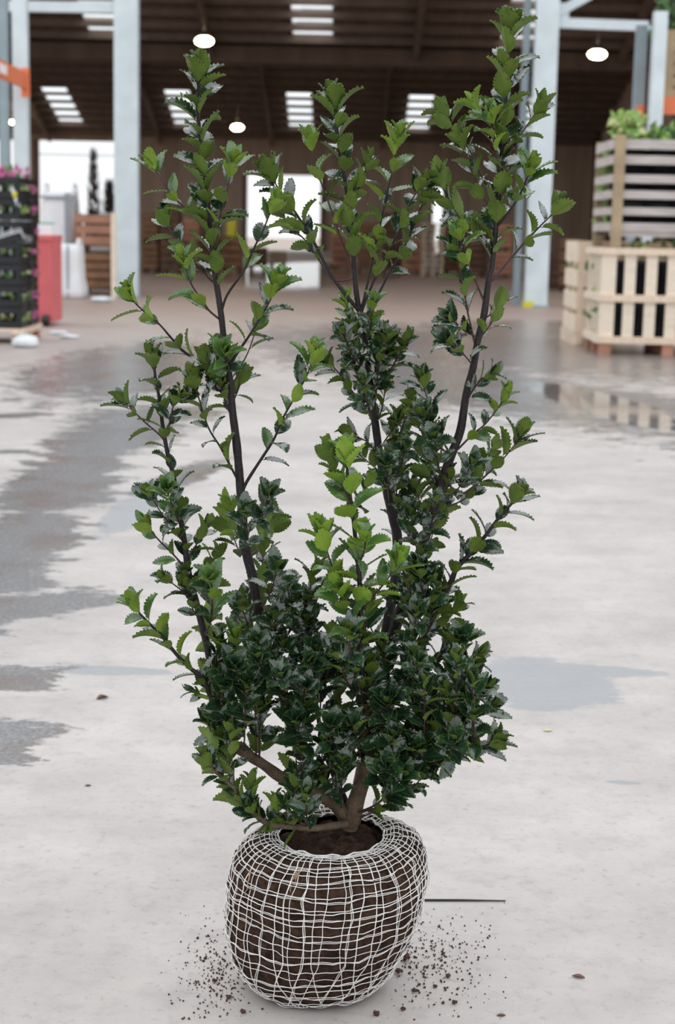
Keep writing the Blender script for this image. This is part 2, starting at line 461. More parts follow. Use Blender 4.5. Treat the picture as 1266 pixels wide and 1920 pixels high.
q = MB(); q.box(((ops[2][0] + ops[2][1]) / 2, YB + .1, ops[2][2] - .75), (ops[2][1] - ops[2][0], .06, .05)); q.build('door_rail', M['steel'], wb)

# ------------------------------------------------------------------ gantry: columns, ties, racks
YG = 23.2
def column(name, x0, x1, pyb, label, web=.14, grp=None):
    base = gp((x0 + x1) / 2, pyb); wd = (x1 - x0) / F * base.y
    t = thing(name, base, label, 'column', grp)
    H = 7.6 if base.y > 20 else 7
    H = 7.1
    q = MB(); q.box((0, -.1, H / 2), (wd, .03, H)); q.build('front_flange', M['steel'], t)
    q = MB(); q.box((0, .1, H / 2), (wd, .03, H)); q.build('rear_flange', M['steel'], t)
    q = MB(); q.box((0, 0, H / 2), (.04, .2, H)); q.build('web', M['steel_dk'], t)
    q = MB(); q.box((0, 0, .01), (wd * 1.25, .36, .03)); q.build('base_plate', M['steel_dk'], t)
    return t, base, wd
cl, bl, wl = column('steel_column', 217, 260, 556, 'pale grey steel column beside the stacked wooden crates')
cr, br, wr_ = column('steel_column', 983, 1024, 575, 'pale grey steel column left of the slatted pine crates')
q = MB(); q.box((-.25, .32, 3.6), (.1, .1, 7.2)); q.build('side_post', M['steel_dk'], cr)
q = MB(); q.box((.1, .3, .04), (.14, .1, .08)); y_ = q.build('base_cap', M['yellow'], cr); y_['label'] = 'yellow cap at the foot'; y_.location = (-.23, -.5, 0)

def hbar(name, label, a, c, h, m):
    b = MB(); b.bar(a, c, .1, h); o = b.build(name, m); return tag(o, label, 'beam')
Yc = (bl.y + br.y) / 2
hbar('tie_beam', 'pale steel tie beam between rack post and steel column', at(-40, 11, bl.y), at(222, 15, bl.y), .15, M['steel'])
t = hbar('tie_beam', 'pale steel tie beam with brace right of the column', at(1040, 43, br.y), at(1225, 50, br.y), .14, M['steel'])
q = MB(); q.bar(at(1042, 26, br.y), at(1130, -22, br.y), .1, .13); q.build('diagonal_brace', M['steel'], t)
q = MB(); q.box(at(1054, 26, br.y), (.2, .06, .3)); q.build('gusset_plate', M['steel'], t)

def rack_post(px, wpx, Y, ptop, label, m='steel', ln=.12):
    p = at(px, 300, Y); wd = wpx / F * Y
    t = thing('rack_upright', (p.x, p.y, 0), label, 'rack post')
    q = MB(); H = at(px, ptop, Y).z
    q.box((-wd / 2 + .015, 0, H / 2), (.03, ln, H)); q.box((wd / 2 - .015, 0, H / 2), (.03, ln, H)); q.box((0, -ln / 2, H / 2), (wd, .03, H))
    q.build('post', M[m], t)
    q = MB(); q.box((0, 0, .008), (wd * 1.4, ln * 1.5, .016)); q.build('foot_plate', M['steel_dk'], t)
    return t, wd
rack_post(41.5, 27, 21.5, -80, 'pale grey rack upright holding the orange beam above the black crates')
rack_post(10, 17, 22.5, -80, 'darker grey rack upright behind the orange rack beam', 'steel_dk')
rack_post(1191, 19, 19.3, 48, 'grey two-tone rack upright behind the weathered crate', 'steel_dk')
rack_post(1224, 24, 18.4, 22, 'pale rack upright beside the orange shelf beam')
# orange beam running towards the viewer on the left
a = at(48, 152, 21.3); c = Vector((a.x, a.y - 4.2, a.z))
t = thing('rack_beam', (a.x, a.y, a.z), 'orange rack beam with pale label dots fixed to the post', 'beam')
q = MB(); q.box((0, -2.1, 0), (.06, 4.2, .2)); q.build('beam', M['orange'], t)
q = MB(); q.box((0, 0, -.02), (.09, .12, .36)); q.build('end_bracket', M['orange'], t)
for dy in (-1.55, -2.35):
    q = MB(); q.box((.034, dy, .0), (.008, .42, .11)); q.build('label_plate', M['whitebag'], t)
# orange beam on the right
a = at(1238, 198, 18.6)
t = thing('rack_beam', a, 'orange shelf beam under the tan slotted crate', 'beam')
q = MB(); q.box((.5, 0, 0), (1.0, .08, .19)); q.build('beam', M['orange'], t)
q = MB(); q.box((-.2, .12, -.06), (.07, .1, .14)); q.build('end_bracket', M['orange'], t)

# ------------------------------------------------------------------ wooden crates
CUBE = {}
def board(name, parent, c, d, m):
    if m not in CUBE:
        b = MB(); b.box((0, 0, 0), (1, 1, 1)); CUBE[m] = b.mesh('board', M[m])
    o = link(name, CUBE[m], parent); o.location = c; o.scale = d
    return o

def boards_of(*ts):
    """inverse matrices of every board of these crates: a point is in a board when |M p| <= .5 on each axis"""
    return [(t_.matrix_basis @ c_.matrix_basis).inverted() for t_ in ts for c_ in t_.children]
def solid(lo, hi):
    lo = Vector(lo); hi = Vector(hi)
    return (Matrix.Translation((lo + hi) / 2) @ Matrix.Diagonal((hi - lo).to_4d())).inverted()
def pots_solid(pred):
    return [solid(o_.location - Vector((.1, .1, 0)), o_.location + Vector((.1, .1, h_))) for o_, h_ in POTS if pred(o_.location)]
POTS = []

def leaf_clump(name, label, lo, hi, n, size, mats, rnd, parent=None, cat='plant', pick=None, avoid=()):
    b = MB(); done = 0; tries = 0
    while done < n and tries < n * 40:
        tries += 1
        d = Vector((rnd.gauss(0, 1), rnd.gauss(0, 1), rnd.gauss(.3, 1))).normalized()
        if pick: c, d = pick()
        else: c = Vector([rnd.uniform(lo[i], hi[i]) for i in range(3)])
        s_ = d.orthogonal().normalized(); nrm = d.cross(s_)
        L_ = size * rnd.uniform(.6, 1.3); W_ = L_ * .32
        pts = [c + d * (L_ * k / 11) for k in range(12)] + [c + d * (L_ * f) + s_ * (W_ * g) + nrm * (.1 * L_ * abs(g)) for f, g in ((.45, 1), (.45, -1), (.25, .5), (.25, -.5), (.7, .5), (.7, -.5))]
        if any(max(abs(x) for x in (m_ @ p_)) <= .52 for m_ in avoid for p_ in pts): continue
        k = rnd.randrange(len(mats)); done += 1
        b.add([c, c + d * L_ * .45 + s_ * W_ + nrm * .1 * L_, c + d * L_, c + d * L_ * .45 - s_ * W_ + nrm * .1 * L_, c + d * L_ * .5 - nrm * .05 * L_],
              [(0, 1, 4), (1, 2, 4), (2, 3, 4), (3, 0, 4)], k)
    o = b.build(name, [M[x] for x in mats], parent)
    if not parent: tag(o, label, cat, None, 'stuff')
    return o

rc = random.Random(3)
ORD = ['first', 'second', 'third', 'fourth', 'fifth', 'sixth', 'seventh', 'eighth', 'ninth']
# fresh pine crate, front right, vertical slats in two tiers
cor = gp(1121, 664)                                     # front left foot
CW, CDp, CH = 1.25, 1.0, 0.94
t = thing('pallet_crate', cor, 'fresh pine crate with upright slats in two tiers on wooden feet', 'crate', rz=math.radians(-1.5))
pxm = cor.y / F
Zs = lambda py: at(1180, py, cor.y).z
z_top, z_mid, z_bot = CH - .03, .5, .13
for z, h in ((z_top, .06), (z_mid, .062), (z_bot, .062)):
    board('rail', t, (CW / 2, -.012, z), (CW, .024, h), 'pale_wood2')
    board('rail', t, (-.012, CDp / 2, z), (.024, CDp, h), 'pale_wood')
    board('rail', t, (CW / 2, CDp, z), (CW, .024, h), 'pale_wood2')
nsl = 7
for i in range(nsl):
    x = .065 + i * .188
    if x > CW: break
    for z0, z1 in ((z_bot, z_mid), (z_mid, z_top)):
        board('slat', t, (x, .012, (z0 + z1) / 2), (.128 if i == 0 else .1, .02, z1 - z0), 'pale_wood')
for i in range(5):
    y = .1 + i * .2
    for z0, z1 in ((z_bot, z_mid), (z_mid, z_top)):
        board('slat', t, (.012, y, (z0 + z1) / 2), (.02, .1, z1 - z0), 'pale_wood')
for x in (.06, .62, 1.19):
    for y in (.05, .5, .95):
        board('foot', t, (x, y, .05), (.1, .12, .1), 'red_wood')
board('floor_board', t, (CW / 2, CDp / 2, .11), (CW, CDp, .025), 'pale_wood2')
# dark pots inside
for i in range(5):
    p = t.matrix_basis @ Vector((.17 + i * .21, .16, .125))
    for lv in (0, 1):
        q = MB(); q.lathe([(.07, 0), (.095, .3), (.1, .3), (.1, .33), (.0, .33)], 14)
        o = q.build('plant_pot', M['inside']); o.location = p + Vector((0, 0, lv * .375)); POTS.append((o, .33))
        tag(o, 'dark plastic pot in the %s tier of the pine crate, %s from its corner' % (('lower', 'upper')[lv], ORD[i]), 'pot', 'pots inside the pine crate')
g = cor
leaf_clump('crate_greenery', 'green leaves showing between the side slats of the pine crate', (g.x + .03, g.y + .1, .15), (g.x + .14, g.y + .95, .85), 160, .09, ['plant_dk', 'plant_lt'], rc, avoid=boards_of(t) + pots_solid(lambda l: True))
# second pine crate behind it with horizontal side boards
c2 = Vector((cor.x - .045, cor.y + 1.14, 0))
t2 = thing('pallet_crate', c2, 'fresh pine crate with level side boards behind the upright slatted one', 'crate', rz=math.radians(-1.5))
for z in (.205, .42, .635, .89):
    h = .16 if z < .8 else .2
    board('side_board', t2, (.0, .5, z), (.024, 1.0, h), 'pale_wood')
    board('front_board', t2, (CW / 2, .0, z), (CW, .024, h), 'pale_wood2')
    board('rear_board', t2, (CW / 2, 1.0, z), (CW, .024, h), 'pale_wood2')
for y in (.02, .5, .98):
    board('corner_post', t2, (.035, y, .5), (.05, .06, .98), 'pale_wood2')
for y in (.04, .3, .55, .8, .97):
    board('foot', t2, (.02, y, .06), (.1, .06, .12), 'pale_wood')
leaf_clump('crate_greenery', 'green leaves showing between the level boards of the rear pine crate', (c2.x + .03, c2.y + .1, .2), (c2.x + .2, c2.y + .95, .85), 160, .09, ['plant_dk', 'plant_lt'], rc, avoid=boards_of(t, t2))

# weathered grey crate standing on the pine crate
g0 = Vector((cor.x + .065, cor.y + .03, CH + .001)); 
GW, GD = 1.1, .98
t3 = thing('slatted_crate', g0, 'weathered grey slatted crate standing on the fresh pine crate', 'crate')
ztop = at(1200, 256, g0.y).z - g0.z
s_ = ztop / (466 - 256)
for (ya, yb) in ((260, 281), (290, 309), (326, 344), (356, 374), (388, 405), (417, 436)):
    zc = (466 - (ya + yb) / 2) * s_; h = (yb - ya) * s_ * .88
    board('slat', t3, (GW / 2, 0, zc), (GW, .022, h), 'grey_wood')
    board('slat', t3, (.0, GD / 2, zc), (.022, GD, h), 'grey_wood')
    board('slat', t3, (GW / 2, GD, zc), (GW, .022, h), 'grey_wood')
board('bottom_rail', t3, (GW / 2, .03, (466 - 440) * s_), (GW, .05, .04), 'grey_wood')
board('corner_post', t3, (.045, -.03, ztop / 2 + .01), (.085, .06, ztop), 'tan_wood')
board('corner_post', t3, (.65, -.03, ztop / 2), (.085, .06, ztop - .01), 'grey_wood')
board('corner_post', t3, (.045, GD + .03, ztop / 2), (.085, .06, ztop), 'tan_wood')
board('corner_post', t3, (GW - .045, GD + .03, ztop / 2), (.085, .06, ztop), 'tan_wood')
board('crate_floor', t3, (GW / 2, GD / 2, (466 - 438) * s_), (GW - .06, GD - .06, .03), 'dark_wood')
board('gap_shade', t3, (GW / 2, .42, ztop / 2 + .08), (GW - .08, .012, ztop - .22), 'inside')  # dark sheet standing in for the shade behind the slat gaps
for r_ in range(3):
    for i in range(4):
        q = MB(); q.lathe([(.075, 0), (.1, .2), (.105, .2), (.105, .23), (.0, .23)], 12)
        o = q.build('plant_pot', M['inside']); o.location = g0 + Vector((.2 + i * .24, .2, (466 - 436) * s_ + .02 + r_ * .255)); POTS.append((o, .23))
        tag(o, 'dark plastic pot in the %s row of the weathered crate, %s from its tan post' % (('bottom', 'middle', 'top')[r_], ORD[i]), 'pot', 'pots inside the weathered crate')
AV = boards_of(t, t2, t3) + pots_solid(lambda l: True)
leaf_clump('crate_greenery', 'green leaves poking through the side of the weathered crate', (g0.x + .02, g0.y + .1, g0.z + .2), (g0.x + .12, g0.y + 1.0, g0.z + ztop - .1), 170, .08, ['plant_dk', 'plant_lt'], rc, avoid=AV)
leaf_clump('seedlings', 'light green seedlings growing out of the weathered crate top', (g0.x + .36, g0.y + .08, g0.z + ztop - .07), (g0.x + .98, g0.y + .5, g0.z + ztop + .1), 300, .1, ['plant_lt', 'plant_lt', 'plant_dk'], rc, avoid=AV)
leaf_clump('seedlings', 'tall light green seedling tuft at the weathered crate corner', (g0.x + .05, g0.y + .1, g0.z + ztop - .07), (g0.x + .27, g0.y + .5, g0.z + ztop + .2), 190, .1, ['plant_lt', 'palefl', 'plant_lt'], rc, avoid=AV)
leaf_clump('crate_greenery', 'dark leaves in the gap between the weathered and pine crates', (g0.x + .12, g0.y + .04, .84), (g0.x + .9, g0.y + .3, g0.z + .09), 150, .07, ['plant_dk', 'plant_dk', 'plant_lt'], rc, avoid=AV)

# tan slotted crate on the orange shelf beam
p0 = at(1243, 185, 18.6); p1 = at(1243, 57, 18.6)
t4 = thing('slotted_crate', (p0.x, p0.y, p0.z), 'tan slotted crate standing on the orange shelf beam', 'crate')
H4 = p1.z - p0.z
board('corner_post', t4, (.05, 0, H4 / 2), (.1, .06, H4), 'tan_wood')
for i in range(6):
    z = .06 + i * (H4 - .1) / 5
    board('slat', t4, (.5, .01, z), (1.0, .03, .1), 'tan_wood')
    board('slat', t4, (.015, .4, z), (.03, .8, .1), 'tan_wood')
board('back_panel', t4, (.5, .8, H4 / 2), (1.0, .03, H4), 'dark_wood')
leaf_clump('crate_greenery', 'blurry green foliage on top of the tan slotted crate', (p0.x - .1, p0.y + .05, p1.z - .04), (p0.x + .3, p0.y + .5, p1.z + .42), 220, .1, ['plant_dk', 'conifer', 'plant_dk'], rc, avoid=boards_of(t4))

# generic pallet boxes in the background
def pallet_box(base, wd, dp, h, nb, m1, m2, label, group=None, name='pallet_box', z0=0.0):
    t = thing(name, (base.x, base.y, z0), label, 'crate', group)
    for x in (-wd / 2 + .04, wd / 2 - .04):
        for y in (.04, dp - .04):
            board('corner_post', t, (x, y, h / 2), (.08, .08, h), m2)
    bh = (h - .1) / nb
    for i in range(nb):
        z = .1 + bh * (i + .5)
        board('slat', t, (0, -.012, z), (wd, .024, bh * .8), m1)
        board('slat', t, (-wd / 2 - .012, dp / 2, z), (.024, dp, bh * .8), m1)
        board('slat', t, (wd / 2 + .012, dp / 2, z), (.024, dp, bh * .8), m1)
    board('floor_board', t, (0, dp / 2, .1), (wd, dp, .03), m2)
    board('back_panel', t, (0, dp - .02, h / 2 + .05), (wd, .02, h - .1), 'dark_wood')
    return t
bs = gp(180, 553); wpx = bs.y / F
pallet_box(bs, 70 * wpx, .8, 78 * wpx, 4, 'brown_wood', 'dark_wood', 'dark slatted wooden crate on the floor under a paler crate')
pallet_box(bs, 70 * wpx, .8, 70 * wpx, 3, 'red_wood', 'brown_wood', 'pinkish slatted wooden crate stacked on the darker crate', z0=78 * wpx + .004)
zc = 149 * wpx
drop = 71 * wpx - .119                                   # from the crate's rim down to its floor
def conifer(px, dy, y_top, rr, label):
    p = at(px, 400, bs.y + dy); H = at(px, y_top, bs.y + dy).z - zc
    t = thing('potted_conifer', (p.x, bs.y + dy, zc - drop), label, 'plant')
    rn = random.Random(px); b = MB()
    for _ in range(190):
        h = rn.random(); z = drop - .12 + h * (H + .12); r = rr * (1.6 - 1.2 * h) * (.4 + .6 * rn.random()); a = rn.uniform(0, 6.283)
        c = Vector((r * math.cos(a), r * math.sin(a), z)); e = c + Vector((math.cos(a) * .05, math.sin(a) * .05, .14))
        s = Vector((-math.sin(a), math.cos(a), 0)) * .016
        b.add([c - s, c + s, e + Vector((0, 0, .02)), e - Vector((math.cos(a) * .01, 0, .03))], [(0, 1, 2), (0, 2, 3)])
    b.build('foliage', M['conifer'], t)
    q = MB(); q.tube([(0, 0, .2), (0, 0, drop + H * .9)], [.02, .006], 6); q.build('trunk', M['dark_wood'], t)
    q = MB(); q.lathe([(.055, 0), (.075, .22), (.08, .22), (.08, .25), (.0, .25)], 14); q.build('pot', M['black'], t)
conifer(176, .58, 292, .065, 'slim tall dark conifer rising out of the pinkish crate')
conifer(205, .22, 350, .065, 'shorter dark conifer in the pinkish crate beside the column')
# pale plank upright by the column
p = gp(217, 560); b = MB(); b.box((0, 0, .62), (.07, .05, 1.24)); o = b.build('plank', M['pale_wood']); o.location = p - Vector((0.0, .2, 0))
tag(o, 'pale wooden plank standing against the steel column', 'plank')

# white bulk bag
def bulk_bag(px, py, wpx_, hpx, label, dp=.7, flare=1.0):
    base = gp(px, py); k = base.y / F; wd = wpx_ * k; H = hpx * k
    t = thing('bulk_bag', (base.x, base.y + dp / 2, 0), label, 'bag')
    b = MB(); n = 28; prof = [(0, .93), (.03, 1.04), (.15, 1.06), (.4, .98), (.65, .96), (.85, .97), (.95, .93), (1.0, .8)]
    vs = []
    for zz_, s in prof:
        for i in range(n):
            a = 2 * math.pi * i / n; c_, s_ = math.cos(a), math.sin(a)
            r = 1.0 / max(1e-6, (abs(c_) ** 5 + abs(s_) ** 5) ** .2)
            f = 1 + (flare - 1) * (1 - zz_) ** 2 * (1 if c_ > 0 else 0)
            wob = 1 + .03 * mnoise.noise(Vector((c_ * 2, s_ * 2, zz_ * 4 + px)))
            vs.append((r * c_ * wd / 2 * s * f * wob, r * s_ * dp / 2 * s * wob, zz_ * H))
    fs = [(i * n + k_, i * n + (k_ + 1) % n, (i + 1) * n + (k_ + 1) % n, (i + 1) * n + k_) for i in range(len(prof) - 1) for k_ in range(n)]
    fs += [tuple(range(n))[::-1], tuple((len(prof) - 1) * n + k_ for k_ in range(n))]
    b.add(vs, fs, 0, True); b.build('sack', M['whitebag'], t)
    for sx in (-1, 1):
        q = MB(); q.tube([(sx * wd * .42, -dp * .3, H * .93), (sx * wd * .4, -dp * .2, H * 1.08), (sx * wd * .4, dp * .2, H * 1.08), (sx * wd * .42, dp * .3, H * .93)], .02, 6)
        q.build('lifting_loop', M['whitebag'], t)
    return t, wd, H, dp
t, wd, H, dp = bulk_bag(116, 560, 66, 100, 'white woven bulk bag on the floor right of the red bin', flare=1.12)
q = MB(); q.box((wd * .18, -dp * .5 - .01, H * .5), (.03, .02, H * .96)); q.build('seam', M['seam'], t)
base = gp(110, 549)
t, wd, H, dp = bulk_bag(108, 549, 66, 184, 'taller white bulk bag behind the front white bag')
q = MB(); q.box((wd * .3, -dp * .5 + .0, H * .66), (.09, .03, H * .66)); q.build('seam', M['seam'], t)
q = MB(); q.box((-wd * .3, -dp * .5 - .0, H * .675), (wd * .4, .05, .06)); q.build('printed_band', M['green_lbl'], t)
q = MB(); q.box((0, -dp * .5 - .0, H * .95), (wd * .9, .04, .04)); q.build('top_hem', M['seam'], t)

# red bin
p = gp(84, 612); k = p.y / F
t = thing('red_bin', p, 'tall red plastic bin beside the black crate stack', 'bin')
H = 160 * k; wd = 28 * k
b = MB(); b.box((0, .3, H / 2 + .02), (wd, .6, H - .04)); b.build('body', M['red'], t)
b = MB(); b.box((0, .3, H + .02), (wd * 1.08, .64, .05)); b.build('rim', M['red'], t)
b = MB(); b.box((0, .3, H + .1), (wd * .9, .5, .11)); b.build('lid', M['whitebag'], t)
b = MB(); b.tube([(-.02, -.03, .06), (.05, -.03, .06)], .06, 10); b.build('wheel', M['black'], t)

# black plant crates on a pallet
pb = gp(42, 646)
pk = pb.y / F
pal = thing('pallet', pb, 'wooden pallet carrying the black crate stacks', 'pallet')
for i in range(5):
    board('deck_board', pal, (-.62 + .03, .06 + i * .17, .125), (1.24, .11, .022), 'pale_wood2')
for x in (-1.18, -.6, -.04):
    board('stringer', pal, (x, .4, .1), (.1, .8, .03), 'pale_wood2')
    for y in (.06, .4, .74):
        board('block', pal, (x, y, .045), (.1, .12, .085), 'red_wood')
    board('bottom_board', pal, (x, .4, .006), (.1, .8, .012), 'brown_wood')
crH = .186
def black_crate(loc, label, rz, parts):
    t = thing('plant_crate', loc, label, 'crate', 'black plant crates on the pallet', rz)
    for nm, me in parts: link(nm, me, t)
    CRATES.append(Vector(loc))
CR_SOLID = []; CRATES = []
def cr_parts():
    out = []; w_, d_, h_ = .56, .36, crH - .006
    b = MB(); b.box((0, 0, .012), (w_, d_, .02)); out.append(('tray', b.mesh('tray', M['black'])))
    for nm, cy, ax in (('front_side', -d_ / 2, 0), ('rear_side', d_ / 2, 0), ('left_side', -w_ / 2, 1), ('right_side', w_ / 2, 1)):
        b = MB(); ln = w_ if ax == 0 else d_
        def bb(u, z, du, dz):
            CR_SOLID.append(((u, cy, z) if ax == 0 else (cy, u, z), (du, .014, dz) if ax == 0 else (.014, du, dz)))
            b.box((u, cy, z) if ax == 0 else (cy, u, z), (du, .014, dz) if ax == 0 else (.014, du, dz))
        bb(0, .03, ln, .06); bb(0, h_ - .03, ln, .055)
        for u in (-.5, -.16, .16, .5): bb(u * ln * .97, h_ / 2, .05, h_)
        out.append((nm, b.mesh(nm, M['black'])))
    return out
cp = cr_parts()
rows = ['bottom', 'second', 'third', 'fourth', 'fifth', 'sixth', 'top']
for si, (cx, cy, wh) in enumerate(((-.3, .2, 'front'), (-.3, .6, 'rear'), (-.89, .2, 'far side'))):
    for i in range(7):
        black_crate(pb + Vector((cx + rc.uniform(-.006, .006), cy, .14 + i * crH)), 'black plastic plant crate, %s layer of the %s stack' % (rows[i], wh), 0, cp)
CRS = []
for l_ in CRATES:
    CRS.append([solid(l_ + Vector(c_) - Vector(d_) / 2, l_ + Vector(c_) + Vector(d_) / 2) for c_, d_ in CR_SOLID])
FILM = solid(pb + Vector((-.66, -.04, .14 + 3.95 * crH)), pb + Vector((.04, .6, .14 + 4.75 * crH)))
for si, (cx, cy, wh) in enumerate(((-.3, .2, 'front'), (-.3, .6, 'rear'), (-.89, .2, 'far side'))):
    def slot_point():
        z = .14 + rc.randrange(7) * crH + rc.uniform(.072, .115)
        if si == 2 or (si == 0 and rc.random() < .65):
            return Vector((pb.x + cx + rc.uniform(-.25, .25), pb.y + cy - .168, z)), Vector((rc.gauss(0, .5), -1, rc.gauss(.1, .35))).normalized()
        return Vector((pb.x + cx + .268, pb.y + cy + rc.uniform(-.15, .15), z)), Vector((1, rc.gauss(0, .5), rc.gauss(.1, .35))).normalized()
    leaf_clump('crate_plants', 'pale leaves and pink flowers poking out of the %s black crate stack' % wh, None, None, 300, .055,
               ['palefl', 'plant_lt', 'plant_dk'] if si != 1 else ['pink', 'plant_dk', 'pink'], rc, pick=slot_point, avoid=sum(CRS[si * 7:si * 7 + 7], []) + [FILM])
leaf_clump('pink_flowers', 'pink flowers on top of the black crate stacks', (pb.x - 1.1, pb.y + .05, .1 + 7 * crH), (pb.x - .04, pb.y + .75, .19 + 7 * crH), 420, .07, ['pink', 'pink', 'plant_dk'], rc, avoid=CRS[6] + CRS[13] + CRS[20])
q = MB(); q.box((0, 0, 0), (.03, .004, .2), Matrix.Rotation(-.35, 3, 'Y')); o = q.build('plant_label', M['film']); o.location = pb + Vector((-.05, .0095, .14 + 6.1 * crH))
tag(o, 'white plant label hanging on the black crate corner', 'label')
q = MB(); q.lathe([(.028, 0), (.028, .004)], 14); o = q.build('round_sticker', M['yellow']); o.location = pb + Vector((-.045, .0078, .14 + 6.15 * crH)); o.rotation_euler = (math.pi / 2, 0, 0)
tag(o, 'round bright yellow sticker on the white plant label', 'sticker')
q = MB()
pts = [(x, -.0 + .01 * math.sin(x * 30), .14 + (4.25 + .25 * math.sin(x * 7 + 1)) * crH) for x in np.linspace(-.62, 0, 16)] + [(.0, y, .14 + (4.2 - .3 * y) * crH) for y in (.1, .3, .5)]
for off in (0, .012, .03):
    q.tube([Vector(p_) + Vector((0.0, -.004, off)) for p_ in pts], .004, 5)
o = q.build('film_wrap', M['film']); o.location = pb
tag(o, 'band of clear plastic film wrapped round the black crates', 'film')
# film heap and dark block by the pallet
def lump(name, label, cat, c, r, m, seed, n=14):
    b = MB(); vs = []; fs = []
    R = 8
    for i in range(R + 1):
        th = math.pi * i / R
        for k in range(n):
            ph = 2 * math.pi * k / n
            d = Vector((math.sin(th) * math.cos(ph), math.sin(th) * math.sin(ph), math.cos(th)))
            f = 1 + .35 * mnoise.noise(d * 2.3 + Vector((seed, 0, 0)))
            vs.append((d.x * r[0] * f, d.y * r[1] * f, max(0, d.z * r[2] * f + r[2] * .8)))
    fs = [(i * n + k, i * n + (k + 1) % n, (i + 1) * n + (k + 1) % n, (i + 1) * n + k) for i in range(R) for k in range(n)]
    b.add(vs, fs, 0, True); o = b.build(name, M[m]); o.location = c
    return tag(o, label, cat)
lump('plastic_film', 'crumpled white plastic film lying by the pallet corner', 'plastic film', gp(52, 650) - Vector((0, .1, 0)), (.12, .1, .06), 'film', 2)
lump('plastic_film', 'small white plastic scrap on the floor below the stacked crates', 'plastic film', gp(190, 566), (.16, .1, .04), 'film', 5)
lump('plastic_film', 'white plastic scrap on the floor past the pallet', 'plastic film', gp(130, 634), (.1, .08, .02), 'film', 9)
lump('plastic_film', 'flat white scrap in front of the bulk bags', 'plastic film', gp(110, 627), (.1, .06, .02), 'film', 11)

# stacks of wooden boxes at the back of the hall
tone = [('brown_wood', 'dark_wood'), ('red_wood', 'brown_wood'), ('dark_wood', 'dark_wood'), ('tan_wood', 'brown_wood')]
backs = [(281, 512, 30, 110, 0), (318, 514, 34, 125, 2), (356, 508, 34, 95, 1), (392, 512, 34, 84, 2), (433, 510, 36, 66, 0), (482, 505, 32, 40, 2), (520, 500, 30, 28, 3),
         (640, 506, 34, 60, 1), (690, 510, 38, 90, 0), (735, 512, 36, 110, 2), (772, 515, 32, 70, 1), (852, 515, 36, 105, 0), (892, 520, 40, 120, 2), (938, 522, 40, 100, 1),
         (1043, 543, 24, 68, 2), (1071, 548, 24, 100, 0)]
words = ['left of the yellow box', 'in the dark row', 'near the end wall', 'beside the bright doorway', 'under the yellow box', 'by the far doorway', 'low beside the far doorway',
         'right of the orange post', 'behind the shrub top', 'in the dim centre row', 'left of the grey pallets', 'right of the grey pallets', 'near the pale column', 'next to the pale column', 'behind the pine crate', 'beside the dark box past the column']
for (px, py, wp, hp, tn), wds in zip(backs, words):
    bse = gp(px, py); k = bse.y / F
    m1, m2 = tone[tn]
    n_ = max(1, round(hp * k / .75)); hh = hp * k / n_
    for j in range(n_):
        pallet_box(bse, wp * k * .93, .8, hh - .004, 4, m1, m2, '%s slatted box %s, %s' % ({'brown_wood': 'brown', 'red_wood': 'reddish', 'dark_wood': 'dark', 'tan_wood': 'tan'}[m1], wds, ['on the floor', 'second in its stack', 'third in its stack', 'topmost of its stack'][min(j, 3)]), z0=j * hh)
# yellow box and orange post, grey pallet stack
bse = gp(433, 510); k = bse.y / F; b = MB(); b.box((0, .2, .2), (16 * k, .3, .42)); b.box((0, .2, .42), (18 * k, .34, .04)); o = b.build('yellow_box', M['yellow']); o.location = (bse.x, bse.y, 66 * k); tag(o, 'bright yellow plastic box on a brown slatted box', 'box')
bse = gp(628, 500); k = bse.y / F
t = thing('marker_post', bse, 'orange marker post standing in the warehouse aisle', 'post')
q = MB(); q.tube([(0, 0, .03), (0, 0, 62 * k)], 4.5 * k, 10); q.build('tube', M['orange_post'], t)
q = MB(); q.lathe([(.2, 0), (.2, .04), (.08, .06)], 14); q.build('foot', M['black'], t)
bse = gp(810, 518); k = bse.y / F
for j in range(9):
    t = thing('pallet', bse + Vector((rc.uniform(-.02, .02), 0, j * .145)), 'grey wooden pallet, %s from the floor in the stack between the wooden boxes' % ORD[j], 'pallet', 'stacked grey pallets')
    for yy in (0.05, .4, .75): board('deck_board', t, (0, yy, .13), (38 * k, .12, .02), 'grey_wood')
    for xx in (-.45, 0, .45): board('block', t, (xx * 38 * k, .4, .06), (.1, .8, .12), 'tan_wood')
bse = gp(776, 508); lump('white_sack', 'small white sack on the floor left of the grey pallets', 'sack', bse, (.14, .12, .16), 'whitebag', 4)

# ------------------------------------------------------------------ lamps
def lamp(px, py, dia_px, Y, label):
    p = at(px, py, Y); r = dia_px / F * Y / 2
    t = thing('high_bay_lamp', p, label, 'lamp', 'hanging warehouse lamps')
    q = MB(); q.lathe([(r * .2, r * 1.1), (r * .4, r * .95), (r * .6, r * .6), (r * .62, r * .5)], 20, closed=False); q.build('reflector', M['black'], t)
    q = MB(); q.lathe([(.001, -r * .5), (r * .5, -r * .44), (r * .85, -r * .25), (r * 1.0, 0), (r * .85, r * .25), (r * .5, r * .42), (.001, r * .48)], 20, closed=False); q.build('diffuser', M['lamp'], t)
    zr = None
    for i in range(4):
        (ya, za), (yb, zb) = PROF[i], PROF[i + 1]
        if ya <= Y <= yb: zr = za + (zb - za) * (Y - ya) / (yb - ya)
    q = MB(); q.tube([(0, 0, r), (0, 0, zr - p.z - .03)], .006, 5); q.build('cable', M['black'], t)
lamp(383, 77, 33, 38, 'glowing hanging lamp above the tallest left shoot')
lamp(1120, 102, 33, 38, 'glowing hanging lamp between the pale column and the rack')
lamp(445, 239, 22, 62, 'small glowing hanging lamp deep in the hall')
lamp(865, 250, 22, 62, 'small glowing hanging lamp behind the right shoots')
lamp(22, 229, 12, 84, 'tiny distant hanging lamp behind the left rack upright')

